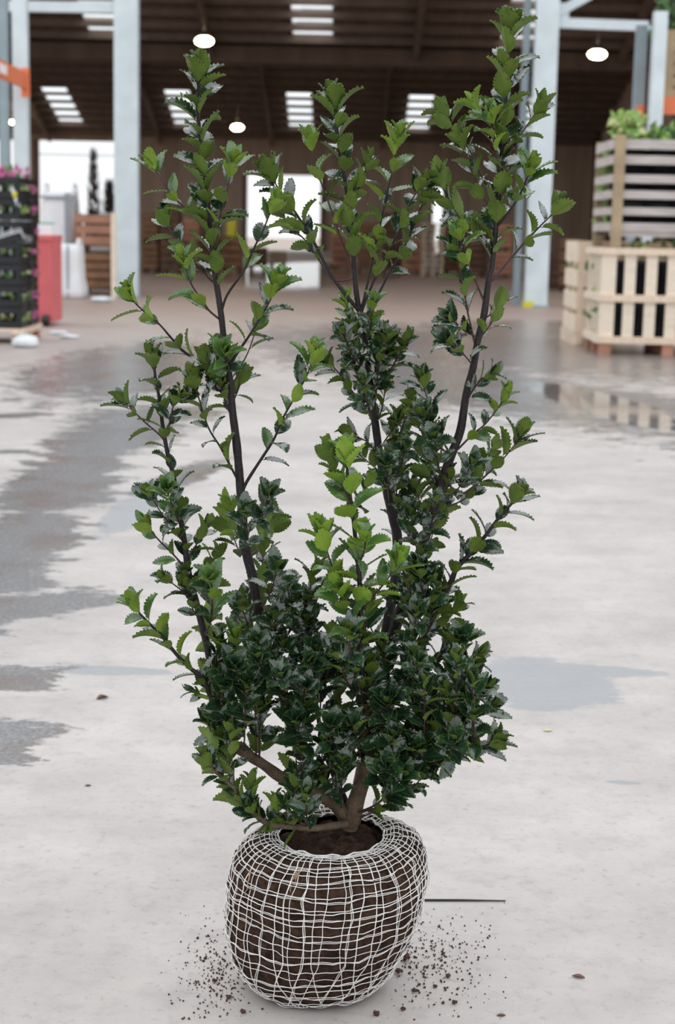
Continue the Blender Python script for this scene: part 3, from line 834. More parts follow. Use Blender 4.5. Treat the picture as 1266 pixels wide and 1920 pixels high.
# ------------------------------------------------------------------ root ball
YP = 2.085                                              # depth of the shrub's axis
bc = gp(606, 1849); bc = Vector((bc.x, 2.072, 0))
holly = thing('holly_shrub', bc, 'upright glossy holly shrub with its root ball wrapped in white netting', 'shrub')
tilt = Matrix.Rotation(math.radians(-2.5), 3, 'Y') @ Matrix.Rotation(math.radians(2.0), 3, 'X')
PR = [(0.0, .012), (.05, .006), (0.076, 0.003), (.096, .012), (0.115, .040), (.129, .085), (.1345, .128), (.1335, .163), (.123, .190), (.105, .206), (.087, .212), (.069, .209)]
def prof(v):
    x = v * (len(PR) - 1); i = min(int(x), len(PR) - 2); f = x - i
    P = [PR[max(0, i - 1)], PR[i], PR[i + 1], PR[min(len(PR) - 1, i + 2)]]
    def cr(a, b_, c, d): return .5 * ((2 * b_) + (c - a) * f + (2 * a - 5 * b_ + 4 * c - d) * f * f + (3 * b_ - a - 3 * c + d) * f ** 3)
    return cr(*[p_[0] for p_ in P]), cr(*[p_[1] for p_ in P])
def ball(th, v, off=0.0):
    r, z = prof(max(0, min(1, v)))
    p = Vector((r * math.cos(th), r * math.sin(th), z))
    n = Vector((p.x, p.y, (z - .11) * .9)).normalized()
    lob = .006 * mnoise.noise(Vector((p.x * 11, p.y * 11, p.z * 11))) + .002 * mnoise.noise(p * 45)
    p = p + n * (off + lob)
    p.x += .12 * (p.z - .07)
    return tilt @ p
def lift(p): return Vector((p.x, p.y, max(p.z + .003, .0012)))
b = MB(); nT, nV = 140, 70; vs = []
for j in range(nV + 1):
    for i in range(nT):
        th = 2 * math.pi * i / nT; p = ball(th, j / nV)
        rr = .0025 * mnoise.noise(p * 120) + .0015 * mnoise.noise(p * 260)
        vs.append(lift(p + p.normalized() * rr))
b.add(vs, [(j * nT + i, j * nT + (i + 1) % nT, (j + 1) * nT + (i + 1) % nT, (j + 1) * nT + i) for j in range(nV) for i in range(nT)], 0, True)
rb = b.build('root_ball', M['soil'], holly)
rb['label'] = 'brown soil root ball'
# loose soil in the net opening
b = MB(); vs = []; nR = 26; nT = 90
for j in range(nR + 1):
    for i in range(nT):
        r = .078 * j / nR; th = 2 * math.pi * i / nT; x, y = r * math.cos(th), r * math.sin(th)
        z = .200 + .012 * mnoise.noise(Vector((x * 40, y * 40, 1))) + .007 * mnoise.noise(Vector((x * 110, y * 110, 4))) + .012 * (1 - (r / .078) ** 2)
        if j == nR: z = .195
        vs.append(tilt @ Vector((x + .12 * (z - .07), y, z)))
b.add(vs, [(j * nT + i, j * nT + (i + 1) % nT, (j + 1) * nT + (i + 1) % nT, (j + 1) * nT + i) for j in range(nR) for i in range(nT)], 0, True)
b.build('loose_soil', M['soil'], holly)
# netting
net = None
rn = random.Random(21)
def strand(pts, r, parent, name='strand'):
    b = MB(); b.tube([lift(p) for p in pts], r, 5); return b.build(name, M['net'], parent)
rimp = [ball(2 * math.pi * i / 60, 1.0, .003 + .0015 * math.sin(i * 2.1)) + Vector((0, 0, .0015 * math.sin(i * 1.3))) for i in range(61)]
net = strand(rimp, .0013, holly, 'netting')
net['label'] = 'white cord netting around the soil'
NM = 56
for i in range(NM):
    th0 = 2 * math.pi * (i + rn.uniform(-.3, .3)) / NM
    dr = rn.uniform(-.12, .12); ph = rn.uniform(0, 6); v0 = rn.uniform(.2, .3)
    pts = []
    for k in range(46):
        v = v0 + (1 - v0) * k / 45
        wob = .045 * mnoise.noise(Vector((th0 * 3, v * 5, 2.0))) + .022 * mnoise.noise(Vector((th0 * 9, v * 17, 7.0)))
        tw = dr * (1 - v) + (1.1 * (.45 - v) * (1 if i % 2 else -1) if v < .45 else 0)
        pts.append(ball(th0 + tw + wob, v, .0022 + .001 * math.sin(k * .9 + ph)))
    strand(pts, rn.uniform(.0005, .00085), net)
    if i % 4 == 0:
        strand([p + Vector((.0025 * math.sin(k * .5 + ph), .0, .0)) for k, p in enumerate(pts)], .0005, net)
vr = list(np.linspace(.25, .72, 21)) + [.745, .775, .805, .835, .865, .895, .925, .95, .975]
for j, v in enumerate(vr):
    ph = rn.uniform(0, 6); dv = rn.uniform(-.005, .005); pts = []
    for k in range(121):
        th = 2 * math.pi * k / 120
        vv = v + dv + .006 * math.sin(th + ph) + .012 * mnoise.noise(Vector((math.cos(th) * 2.2, math.sin(th) * 2.2, v * 9))) + .007 * mnoise.noise(Vector((math.cos(th) * 8, math.sin(th) * 8, v * 30)))
        pts.append(ball(th, min(vv, .995), .0026 + .0008 * math.sin(k * 1.1 + ph)))
    strand(pts, rn.uniform(.00042, .0007), net)
    if j % 3 == 0:
        strand([p + Vector((0, 0, .0022 * math.sin(k * .35 + ph))) for k, p in enumerate(pts)], .00045, net)
# roots poking through
for (px, py) in ((585, 1618), (572, 1624), (556, 1640), (470, 1640), (690, 1700)):
    d0 = ray(px, py); best = None
    for s in np.linspace(1.7, 2.5, 160):
        p = CP + d0 * s - bc
        if math.hypot(p.x, p.y) < .125 and p.z < .2: best = p; break
    if best is None: continue
    for q_ in range(2):
        pts = [best + Vector((.004 * q_, -.004, .006))]
        dx = rn.uniform(-.3, .3)
        for k in range(7): pts.append(pts[-1] + Vector((dx * .005 + rn.uniform(-.0035, .0035), -.0012, -.0045)))
        b = MB(); b.tube(pts, [.0015 - .00014 * k for k in range(8)], 6); b.build('root', M['root'], holly)
# ragged soil crust (stuff) clinging to the ball
b = MB()
for _ in range(900):
    th = rn.uniform(0, 6.283); v = rn.uniform(.25, .8); p = lift(ball(th, v, .001)); s = rn.uniform(.001, .0035)
    q = Matrix.Rotation(rn.uniform(0, 6), 3, Vector((rn.random(), rn.random(), rn.random() + .1)))
    b.box(p, (s, s * rn.uniform(.5, 1), s * rn.uniform(.5, 1)), q)
o = b.build('soil_crust', M['soil'], holly); o['kind'] = 'stuff'

# ------------------------------------------------------------------ the shrub: stems
def P3(px, py, off): return at(px, py, YP + off)
def cr_path(pts, per=7):
    out = []
    n = len(pts)
    for i in range(n - 1):
        a = pts[max(i - 1, 0)]; p1 = pts[i]; p2 = pts[i + 1]; d = pts[min(i + 2, n - 1)]
        for k in range(per):
            f = k / per
            out.append(.5 * ((2 * p1) + (p2 - a) * f + (2 * a - 5 * p1 + 4 * p2 - d) * f * f + (3 * p1 - a - 3 * p2 + d) * f ** 3))
    out.append(pts[-1])
    return out

LEAVES = []        # (matrix, length, young, flavour)
STEMS = {}         # name -> list of (px,py,off)
rs = random.Random(11)
PHI = math.radians(137.5)
PXM = 2.2 / F      # metres per photo pixel at the shrub

def add_leaf(p, t, az, ang, length, young, lean=.45, roll=0.0):
    ref = Vector((1, 0, 0)) if abs(t.x) < .9 else Vector((0, 1, 0))
    e1 = (ref - t * ref.dot(t)).normalized(); e2 = t.cross(e1)
    o = e1 * math.cos(az) + e2 * math.sin(az)
    L_ = (t * math.cos(ang) + o * math.sin(ang)).normalized()
    N_ = t * math.sin(ang) - o * math.cos(ang)
    N_ = N_ + Vector((0, 0, 1)) * lean
    N_ = (N_ - L_ * N_.dot(L_)).normalized()
    X_ = L_.cross(N_)
    if roll:
        N_, X_ = N_ * math.cos(roll) + X_ * math.sin(roll), X_ * math.cos(roll) - N_ * math.sin(roll)
    LEAVES.append((p.copy(), X_, L_, N_, length * 1.17, young))

def leafy(path, s0, spacing, size, young, tipn=6, az0=None, skip=0.0):
    """leaves along a 3D path from fraction s0 to the tip, denser and more upright at the tip"""
    segs = [(path[i + 1] - path[i]).length for i in range(len(path) - 1)]
    tot = sum(segs)
    az = rs.uniform(0, 6.28) if az0 is None else az0
    s = s0 * tot + rs.uniform(0, spacing) * PXM
    tip_len = 22 * PXM
    def point(s):
        a = 0
        for i, l in enumerate(segs):
            if s <= a + l or i == len(segs) - 1:
                f = min(1, (s - a) / max(l, 1e-9)); return path[i].lerp(path[i + 1], f), (path[i + 1] - path[i]).normalized()
            a += l
    while s < tot - tip_len:
        p, t = point(s)
        if rs.random() >= skip:
            f = (s / tot)
            add_leaf(p, t, az, math.radians(rs.uniform(28, 68)), size * PXM * rs.uniform(.78, 1.15), young if rs.random() < .3 + .5 * f else max(0, young - 1), rs.uniform(-.15, .4), rs.uniform(-.55, .55))
        az += PHI + rs.uniform(-.35, .35)
        s += spacing * .8 * PXM * rs.uniform(.75, 1.25)
    for k in range(tipn):
        f = k / max(1, tipn - 1)
        p, t = point(max(0, tot - tip_len * (1 - f) * .9))
        add_leaf(p, t, az, math.radians(42 - 32 * f + rs.uniform(-9, 9)), size * PXM * (1.08 - .38 * f) * rs.uniform(.85, 1.12), young, rs.uniform(0, .25), rs.uniform(-.3, .3))
        az += PHI + rs.uniform(-.3, .3)

def stem_at(name, px, py):
    pts = STEMS[name]
    best = min(range(len(pts)), key=lambda i: (pts[i][0] - px) ** 2 + (pts[i][1] - py) ** 2)
    return pts[best]

def stem_mesh(name, path, r0, r1, m, n=8):
    N_ = len(path); rad = []
    for i in range(N_):
        f = i / (N_ - 1)
        rad.append((r0 * (1 - f) + r1 * f) * (1 + .10 * mnoise.noise(path[i] * 70)))
    b = MB(); b.tube([p - bc for p in path], rad, n); return b.build(name, M[m], holly)

def main(name, pts, r0, r1, mt='stem', s0=None, spacing=17, size=50, young=0, tipn=7):
    """pts: (px,py,off)"""
    path = cr_path([P3(*p) for p in pts])
    dense = []
    for i in range(len(pts) - 1):
        for k in range(8):
            f = k / 8; dense.append(tuple(pts[i][j] * (1 - f) + pts[i + 1][j] * f for j in range(3)))
    dense.append(pts[-1]); STEMS[name] = dense
    stem_mesh('stem', path, r0, r1, mt, 9)
    if s0 is not None: leafy(path, s0, spacing, size, young, tipn)
    return path

def shoot(parent, pts, d1, r0=1.6, s0=.12, spacing=15, size=46, young=0, tipn=6, skip=.08):
    """side shoot: photo points from its base to its tip, depth moving by d1 metres"""
    base = stem_at(parent, *pts[0])
    n = len(pts)
    # start on the parent itself
    allp = [base] + [(x, y, base[2] + d1 * (i + 1) / n) for i, (x, y) in enumerate(pts)]
    if (base[0] - pts[0][0]) ** 2 + (base[1] - pts[0][1]) ** 2 < 60: allp.pop(1)
    path = cr_path([P3(*p) for p in allp], 5)
    stem_mesh('side_shoot', path, r0 * .001, .0007, 'twig' if r0 < 1.9 else 'stem', 6)
    leafy(path, s0, spacing, size, young, tipn, skip=skip)

# trunk pieces at the base
main('T', [(654, 1552, -.005), (660, 1528, -.008), (674, 1482, -.015), (686, 1442, -.02), (686, 1405, -.03), (684, 1363, -.04), (686, 1316, -.055)], .0135, .0062, 'bark')
main('TL', [(652, 1545, 0), (640, 1520, -.01), (622, 1502, -.015), (593, 1489, -.02), (560, 1470, -.02), (527, 1457, -.02), (492, 1432, -.015), (446, 1404, -.01)], .011, .0068, 'bark')
main('TB', [(660, 1545, .01), (672, 1490, .03), (688, 1400, .05), (705, 1300, .06)], .012, .008, 'bark')
main('thin', [(652, 1530, .005), (648, 1502, .01), (623, 1447, .015), (605, 1390, .02), (590, 1300, .03), (575, 1200, .03), (560, 1130, .02)], .0045, .002, 'stem', .5, 16, 40)
# low lateral sweeping left
main('low', [(650, 1545, -.02), (620, 1549, -.045), (590, 1553, -.055), (547, 1550, -.065), (505, 1546, -.07), (480, 1528, -.075), (461, 1502, -.075), (440, 1478, -.075), (421, 1462, -.075), (402, 1445, -.075), (390, 1425, -.075)], .0055, .0013, 'bark', .42, 11, 40, 0, 7)
# A: tall left stem
main('A', [(600, 1486, -.01), (575, 1420, 0), (545, 1340, .005), (523, 1280, .0), (506, 1228, 0), (488, 1159, 0), (475, 1089, 0), (459, 1020, 0), (452, 936, 0), (449, 892, 0), (443, 827, .0), (436, 772, .0), (431, 718, .005), (422, 660, .01), (416, 602, .01), (409, 551, .015), (403, 514, .015), (396, 445, .02), (389, 375, .02), (384, 323, .02), (377, 275, .02), (370, 195, .02), (373, 160, .02), (374, 140, .02)],
     .0085, .0016, 'stem', .72, 12, 52, 0, 9)
# L: left stems
main('L', [(446, 1404, -.01), (425, 1370, -.01), (412, 1330, -.01), (400, 1275, -.01), (388, 1210, -.01), (370, 1138, -.01), (353, 1072, -.01), (345, 1010, -.01), (336, 960, -.01), (325, 892, -.01), (314, 849, -.01), (305, 798, -.01), (300, 754, -.01), (293, 718, -.01), (289, 689, -.01), (286, 672, -.01)], .0062, .0013, 'stem', .42, 16, 40, 0, 8)
main('L1', [(440, 1400, -.015), (420, 1362, -.03), (408, 1343, -.04), (395, 1308, -.045), (381, 1273, -.05), (356, 1252, -.05), (332, 1228, -.05), (304, 1193, -.05), (283, 1172, -.05), (262, 1150, -.05), (252, 1135, -.05)], .0042, .0012, 'stem', .3, 14, 44, 1, 8)
# B: centre stems
main('B', [(705, 1300, .06), (725, 1180, .07), (742, 1080, .08), (745, 1010, .085), (738, 975, .085), (726, 924, .085), (716, 877, .085), (708, 825, .085), (700, 766, .08), (692, 703, .08), (686, 647, .08), (678, 600, .08), (670, 560, .08), (664, 500, .08), (661, 437, .08), (656, 390, .08), (644, 323, .08), (635, 271, .08), (630, 225, .08), (626, 196, .08)],
     .0078, .0016, 'stem', .74, 12, 52, 0, 9)
# C: tall right stem
main('C', [(690, 1420, .03), (715, 1290, .05), (735, 1200, .05), (760, 1120, .045), (777, 1071, .04), (797, 1008, .04), (805, 987, .04), (821, 932, .04), (832, 892, .04), (848, 849, .04), (864, 805, .04), (874, 742, .04), (888, 687, .04), (896, 640, .04), (908, 588, .04), (917, 521, .04), (923, 498, .04), (929, 436, .04), (936, 363, .04), (940, 309, .04), (945, 236, .04), (949, 182, .04), (952, 109, .04), (956, 73, .04), (957, 55, .04)],
     .0085, .0016, 'stem', .70, 12, 52, 0, 10)
# D: front stem with fresh bright leaves
main('D', [(686, 1316, -.055), (678, 1265, -.07), (676, 1205, -.08), (676, 1146, -.085), (674, 1087, -.09), (668, 1024, -.09), (662, 968, -.09), (655, 917, -.09), (651, 880, -.09), (650, 862, -.09)], .0048, .0014, 'stem', .22, 17, 54, 2, 8)
# R: right spreading stem
main('R', [(690, 1440, -.01), (720, 1340, -.01), (760, 1250, -.01), (800, 1180, -.01), (844, 1095, -.01), (856, 1067, -.01), (884, 1036, -.01), (911, 1004, -.01), (935, 972, -.01), (959, 945, -.01), (970, 932, -.01)], .0055, .0013, 'stem', .5, 14, 46, 0, 8)
main('R2', [(690, 1465, -.02), (735, 1452, -.04), (775, 1440, -.05), (816, 1430, -.06), (856, 1415, -.06), (895, 1403, -.06), (915, 1397, -.06), (928, 1388, -.06)], .004, .0013, 'stem', .3, 14, 44, 0, 8)

# side shoots traced from the photograph
S = shoot
S('A', [(425, 715), (351, 664), (325, 638), (296, 605), (258, 573), (247, 556)], -.03, 2.2, .3, 19, 48, 1)
S('A', [(431, 690), (449, 656), (467, 630), (489, 594), (508, 560), (516, 536)], -.03, 2.2, .3, 17, 48, 1, 7)
S('A', [(440, 715), (449, 693), (467, 656), (484, 605)], .02, 1.6, .5, 24, 38, 0, 3)
S('A', [(412, 590), (426, 553), (457, 508), (478, 462), (495, 428), (506, 400), (512, 385)], .0, 2.0, .35, 19, 46, 1)
S('A', [(398, 470), (408, 455), (412, 410), (422, 375), (433, 323), (437, 305)], -.02, 1.7, .2, 17, 46, 1)
S('A', [(389, 436), (342, 386), (315, 355), (296, 326), (287, 312)], -.01, 1.7, .2, 17, 44, 1)
S('A', [(402, 535), (395, 525), (360, 487), (339, 459), (318, 428), (313, 412)], .01, 1.5, .2, 16, 44, 0)
S('A', [(412, 604), (394, 584), (383, 569), (360, 535), (349, 507), (344, 492)], -.04, 1.5, .2, 15, 46, 1)
S('A', [(446, 910), (438, 885), (413, 838), (391, 802), (373, 747), (364, 712)], -.03, 2.0, .15, 15, 44, 0, 8)
S('A', [(452, 930), (463, 903), (493, 856), (514, 823), (529, 787), (558, 736), (576, 703), (586, 672)], -.02, 2.4, .25, 20, 50, 1, 8)
S('A', [(425, 700), (424, 680), (423, 662)], -.05, 1.5, .1, 12, 46, 1, 6)
S('A', [(434, 760), (445, 735), (455, 708)], .03, 1.3, .1, 16, 40, 0, 5)
S('L', [(312, 830), (300, 816), (271, 791), (245, 765), (232, 752)], .0, 1.6, .2, 14, 40, 0, 6)
S('L', [(308, 815), (318, 795), (325, 762), (338, 745)], -.02, 1.5, .1, 13, 38, 0, 6)
S('L', [(346, 1000), (330, 965), (318, 935), (312, 918)], -.05, 1.5, .1, 12, 42, 1, 7)
S('L', [(346, 1020), (320, 985), (298, 955), (280, 925)], -.03, 1.4, .1, 14, 38, 0, 6)
S('L', [(352, 1070), (330, 1045), (300, 1015), (283, 995), (275, 985)], -.01, 1.5, .15, 13, 38, 1, 6)
S('L', [(350, 1045), (372, 1015), (385, 990)], .02, 1.3, .1, 13, 38, 0, 5)
S('L', [(372, 1140), (350, 1115), (325, 1095), (312, 1085)], -.02, 1.3, .1, 13, 36, 0, 5)
S('L', [(385, 1190), (396, 1160), (398, 1110), (395, 1085)], -.07, 1.5, .15, 14, 46, 1, 6)
S('L1', [(395, 1308), (372, 1300), (358, 1296)], -.01, 1.1, .1, 12, 30, 0, 4)
S('L1', [(430, 1390), (404, 1385), (392, 1362), (388, 1350)], -.02, 1.3, .1, 13, 36, 0, 5)
S('B', [(672, 585), (632, 532), (609, 494), (590, 456), (561, 409), (542, 380), (520, 350), (508, 328)], -.01, 3.0, .4, 16, 52, 0, 9)
S('B', [(625, 525), (600, 490), (572, 450), (545, 425), (528, 395)], .02, 1.6, .4, 18, 40, 0, 4)
S('B', [(665, 520), (642, 456), (623, 399), (604, 347), (588, 300), (582, 268)], -.02, 1.6, .3, 20, 46, 1, 6)
S('B', [(680, 570), (694, 508), (703, 465), (718, 399), (727, 356), (737, 318), (742, 285), (745, 262)], .0, 2.0, .25, 17, 48, 1, 8)
S('B', [(682, 590), (703, 522), (727, 475), (751, 427), (766, 388), (780, 362), (790, 348)], -.02, 2.0, .25, 15, 46, 0, 8)
S('B', [(684, 604), (708, 555), (732, 508), (755, 470), (774, 427), (789, 390), (796, 372)], .02, 2.0, .3, 17, 40, 0, 6)
S('B', [(658, 395), (665, 361), (684, 323), (690, 305)], .0, 1.3, .2, 14, 40, 0, 6)
S('B', [(700, 745), (706, 730), (726, 703), (750, 663), (760, 640)], -.02, 1.6, .2, 14, 36, 0, 7)
S('B', [(696, 715), (706, 690), (712, 663), (718, 628)], -.03, 1.4, .15, 14, 36, 0, 6)
S('B', [(714, 850), (718, 833), (734, 809), (748, 786)], -.02, 1.3, .3, 14, 36, 0, 5)
S('B', [(700, 775), (667, 742), (639, 703), (612, 677)], -.03, 1.6, .15, 13, 36, 0, 7)
S('B', [(694, 715), (672, 680), (655, 650), (648, 630)], -.04, 1.3, .15, 12, 34, 0, 6)
S('B', [(712, 855), (690, 830), (668, 818), (655, 812)], .0, 1.2, .15, 13, 36, 0, 5)
S('B', [(718, 890), (695, 870), (672, 850)], .02, 1.2, .15, 13, 36, 0, 5)
S('C', [(944, 290), (962, 269), (983, 243), (1003, 214), (1010, 200)], .0, 1.6, .2, 14, 44, 0, 6)
S('C', [(938, 345), (932, 309), (929, 269), (925, 240), (922, 222)], -.03, 1.5, .2, 17, 46, 1, 6)
S('C', [(930, 430), (958, 392), (976, 363), (988, 335), (994, 318)], -.03, 2.0, .25, 14, 48, 1, 8)
S('C', [(924, 525), (962, 480), (991, 447), (1016, 421), (1034, 403), (1042, 390)], .0, 1.8, .25, 19, 44, 0, 7)
S('C', [(934, 400), (915, 382), (902, 364), (892, 341), (882, 312), (872, 288), (866, 272)], .02, 1.5, .15, 16, 46, 0, 7)
S('C', [(925, 480), (900, 440), (870, 410), (855, 394), (841, 376), (832, 355), (826, 338)], .03, 1.6, .2, 16, 48, 0, 7)
S('C', [(935, 372), (905, 335), (880, 280), (850, 240), (835, 215)], .06, 1.5, .45, 15, 48, 0, 8)
S('C', [(944, 260), (925, 235), (905, 215), (893, 200)], .03, 1.3, .3, 14, 46, 1, 5)
S('C', [(910, 570), (894, 532), (884, 509), (876, 485), (866, 455), (866, 438)], -.03, 1.6, .3, 15, 46, 1, 7)
S('C', [(892, 655), (886, 624), (876, 580), (868, 529), (859, 491), (854, 468)], -.01, 1.5, .3, 18, 44, 0, 5)
S('C', [(921, 500), (910, 460), (908, 421)], .03, 1.2, .3, 20, 38, 0, 4)
S('C', [(845, 855), (836, 837), (817, 805), (807, 762), (797, 734), (792, 712)], -.02, 1.6, .15, 13, 38, 0, 7)
S('C', [(843, 860), (829, 841), (813, 821), (789, 782), (776, 750)], .02, 1.5, .2, 13, 38, 0, 6)
S('C', [(850, 850), (860, 841), (888, 813), (911, 794), (939, 758), (947, 742)], -.01, 1.7, .2, 13, 38, 1, 7)
S('C', [(832, 900), (862, 925), (888, 912), (915, 888), (943, 861), (968, 830), (976, 815)], .0, 1.8, .35, 17, 46, 0, 6)
S('C', [(818, 955), (844, 948), (876, 932), (900, 900), (912, 870)], .04, 1.6, .3, 15, 38, 0, 5)
S('C', [(870, 760), (885, 735), (900, 715), (920, 700)], -.03, 1.3, .15, 13, 36, 0, 6)
S('C', [(895, 640), (915, 615), (925, 600)], .0, 1.2, .1, 12, 36, 0, 4)
S('C', [(898, 635), (870, 620), (855, 605), (845, 598)], -.03, 1.2, .1, 12, 40, 0, 5)
S('C', [(890, 685), (870, 665), (850, 650), (838, 640)], -.03, 1.2, .1, 12, 40, 0, 5)
S('C', [(905, 600), (925, 585), (940, 568)], .02, 1.2, .5, 14, 42, 0, 3)
S('D', [(673, 1205), (655, 1158), (643, 1130), (634, 1105)], -.02, 1.5, .1, 15, 46, 2, 6)
S('D', [(680, 1150), (686, 1134), (710, 1107), (737, 1071), (745, 1052)], -.01, 1.6, .15, 15, 46, 2, 6)
S('D', [(674, 1140), (640, 1110), (623, 1063), (611, 1024), (604, 1000)], .0, 1.6, .2, 15, 48, 2, 7)
S('D', [(672, 1060), (682, 1035), (686, 1012)], -.03, 1.3, .1, 13, 44, 2, 5)
S('D', [(660, 940), (640, 905), (625, 870), (618, 850)], .02, 1.4, .1, 14, 40, 0, 6)
S('D', [(662, 960), (680, 925), (690, 905)], .03, 1.2, .1, 14, 38, 0, 5)
S('A', [(512, 1250), (534, 1200), (565, 1145), (586, 1113), (612, 1098)], -.02, 2.2, .35, 14, 40, 0, 6)
S('A', [(545, 1175), (575, 1130), (585, 1090), (592, 1070)], .02, 1.4, .4, 13, 40, 0, 6)
S('R', [(835, 1110), (822, 1122), (818, 1100), (812, 1085)], -.03, 1.2, .1, 11, 38, 0, 6)
S('R', [(770, 1240), (812, 1240), (844, 1228), (856, 1205), (862, 1195)], -.05, 1.6, .25, 12, 42, 0, 7)
S('R', [(750, 1280), (800, 1290), (845, 1262), (880, 1240), (892, 1232)], .0, 1.6, .25, 12, 42, 0, 7)
S('R', [(735, 1320), (790, 1330), (840, 1325), (878, 1305), (905, 1290)], -.06, 1.7, .25, 11, 44, 0, 8)
S('R', [(730, 1340), (800, 1370), (860, 1365), (900, 1340), (920, 1325)], -.02, 1.6, .25, 12, 42, 0, 7)
S('R', [(800, 1180), (830, 1170), (850, 1150), (860, 1135)], .03, 1.3, .15, 12, 38, 0, 6)
S('R', [(800, 1185), (770, 1120), (775, 1060), (790, 1040)], -.03, 1.5, .2, 13, 42, 0, 6)

# short spurs and the dense lower growth
def inside(poly, x, y):
    c = False; j = len(poly) - 1
    for i in range(len(poly)):
        xi, yi = poly[i]; xj, yj = poly[j]
        if (yi > y) != (yj > y) and x < (xj - xi) * (y - yi) / (yj - yi) + xi: c = not c
        j = i
    return c

def filler(poly, n, stems, dlo, dhi, size, mind, young=0.1):
    xs = [p[0] for p in poly]; ys = [p[1] for p in poly]; got = []
    tries = 0
    while len(got) < n and tries < 6000:
        tries += 1
        x = rs.uniform(min(xs), max(xs)); y = rs.uniform(min(ys), max(ys))
        if not inside(poly, x, y): continue
        dd = rs.uniform(dlo, dhi)
        if any((x - a) ** 2 + (y - b_) ** 2 + ((dd - c) / PXM * .8) ** 2 < mind ** 2 for a, b_, c in got): continue
        best = None
        for s in stems:
            for q in STEMS[s]:
                if q[1] < y + 25: continue
                c = abs(q[0] - x) + .7 * abs(q[1] - y - 75) + .35 * abs(q[2] - dd) / PXM
                if best is None or c < best[0]: best = (c, q)
        if best is None: continue
        got.append((x, y, dd)); q = best[1]
        ux = x - q[0]; 
        mid = (q[0] + ux * .62, q[1] + (y - q[1]) * .38, q[2] + (dd - q[2]) * .6)
        path = cr_path([P3(*q), P3(*mid), P3(x, y, dd)], 6)
        L_ = sum((path[i + 1] - path[i]).length for i in range(len(path) - 1)) / PXM
        stem_mesh('side_shoot', path, .0013, .0007, 'twig', 5)
        leafy(path, max(0, 1 - 95 / L_), 14, size * rs.uniform(.9, 1.1), 1 if rs.random() < young else 0, 6)

LOW = [(400, 960), (440, 925), (480, 905), (550, 930), (560, 1000), (545, 1060), (570, 1110), (620, 1150), (690, 1120), (740, 1060), (800, 1060), (850, 1090), (850, 1170), (880, 1230), (915, 1290), (905, 1350), (850, 1400), (790, 1450), (740, 1460), (640, 1420), (570, 1375), (500, 1360), (430, 1360), (400, 1310), (365, 1230), (340, 1130), (360, 1040)]
filler(LOW, 62, ['A', 'L', 'TL', 'T', 'D', 'TB', 'B', 'C', 'R', 'thin', 'R2'], -.11, .13, 42, 52)
LOW2 = [(400, 1200), (520, 1180), (640, 1180), (860, 1200), (900, 1300), (880, 1370), (780, 1440), (640, 1400), (520, 1350), (420, 1330)]
filler(LOW2, 42, ['A', 'L', 'TL', 'T', 'TB', 'R', 'thin', 'R2', 'low'], -.13, -.02, 42, 40)
MIDC = [(725, 790), (780, 760), (850, 740), (930, 770), (940, 840), (900, 920), (850, 980), (790, 1000), (740, 960), (715, 880)]
filler(MIDC, 21, ['C', 'B'], -.06, .12, 38, 40)
MIDB = [(625, 560), (690, 540), (730, 600), (740, 690), (720, 740), (670, 730), (640, 650)]
filler(MIDB, 12, ['B'], .0, .13, 34, 36)
MIDA = [(395, 640), (450, 640), (455, 760), (400, 790), (350, 720), (355, 680)]
filler(MIDA, 4, ['A'], -.06, .06, 42, 36, .3)
BOT = [(410, 1460), (480, 1470), (560, 1455), (585, 1500), (540, 1530), (480, 1535)]
filler(BOT, 9, ['low', 'TL'], -.1, -.02, 38, 30)
MIDL = [(540, 1360), (660, 1350), (665, 1440), (610, 1470), (560, 1440)]
filler(MIDL, 9, ['T', 'TL', 'A', 'thin'], -.09, .02, 40, 32)
LFT = [(395, 1340), (450, 1340), (470, 1420), (420, 1440), (395, 1400)]
filler(LFT, 4, ['TL', 'low'], -.06, .02, 38, 32)
BOTR = [(700, 1380), (820, 1390), (800, 1465), (735, 1485), (695, 1440)]
filler(BOTR, 12, ['T', 'R2', 'TB'], -.1, .03, 42, 34)

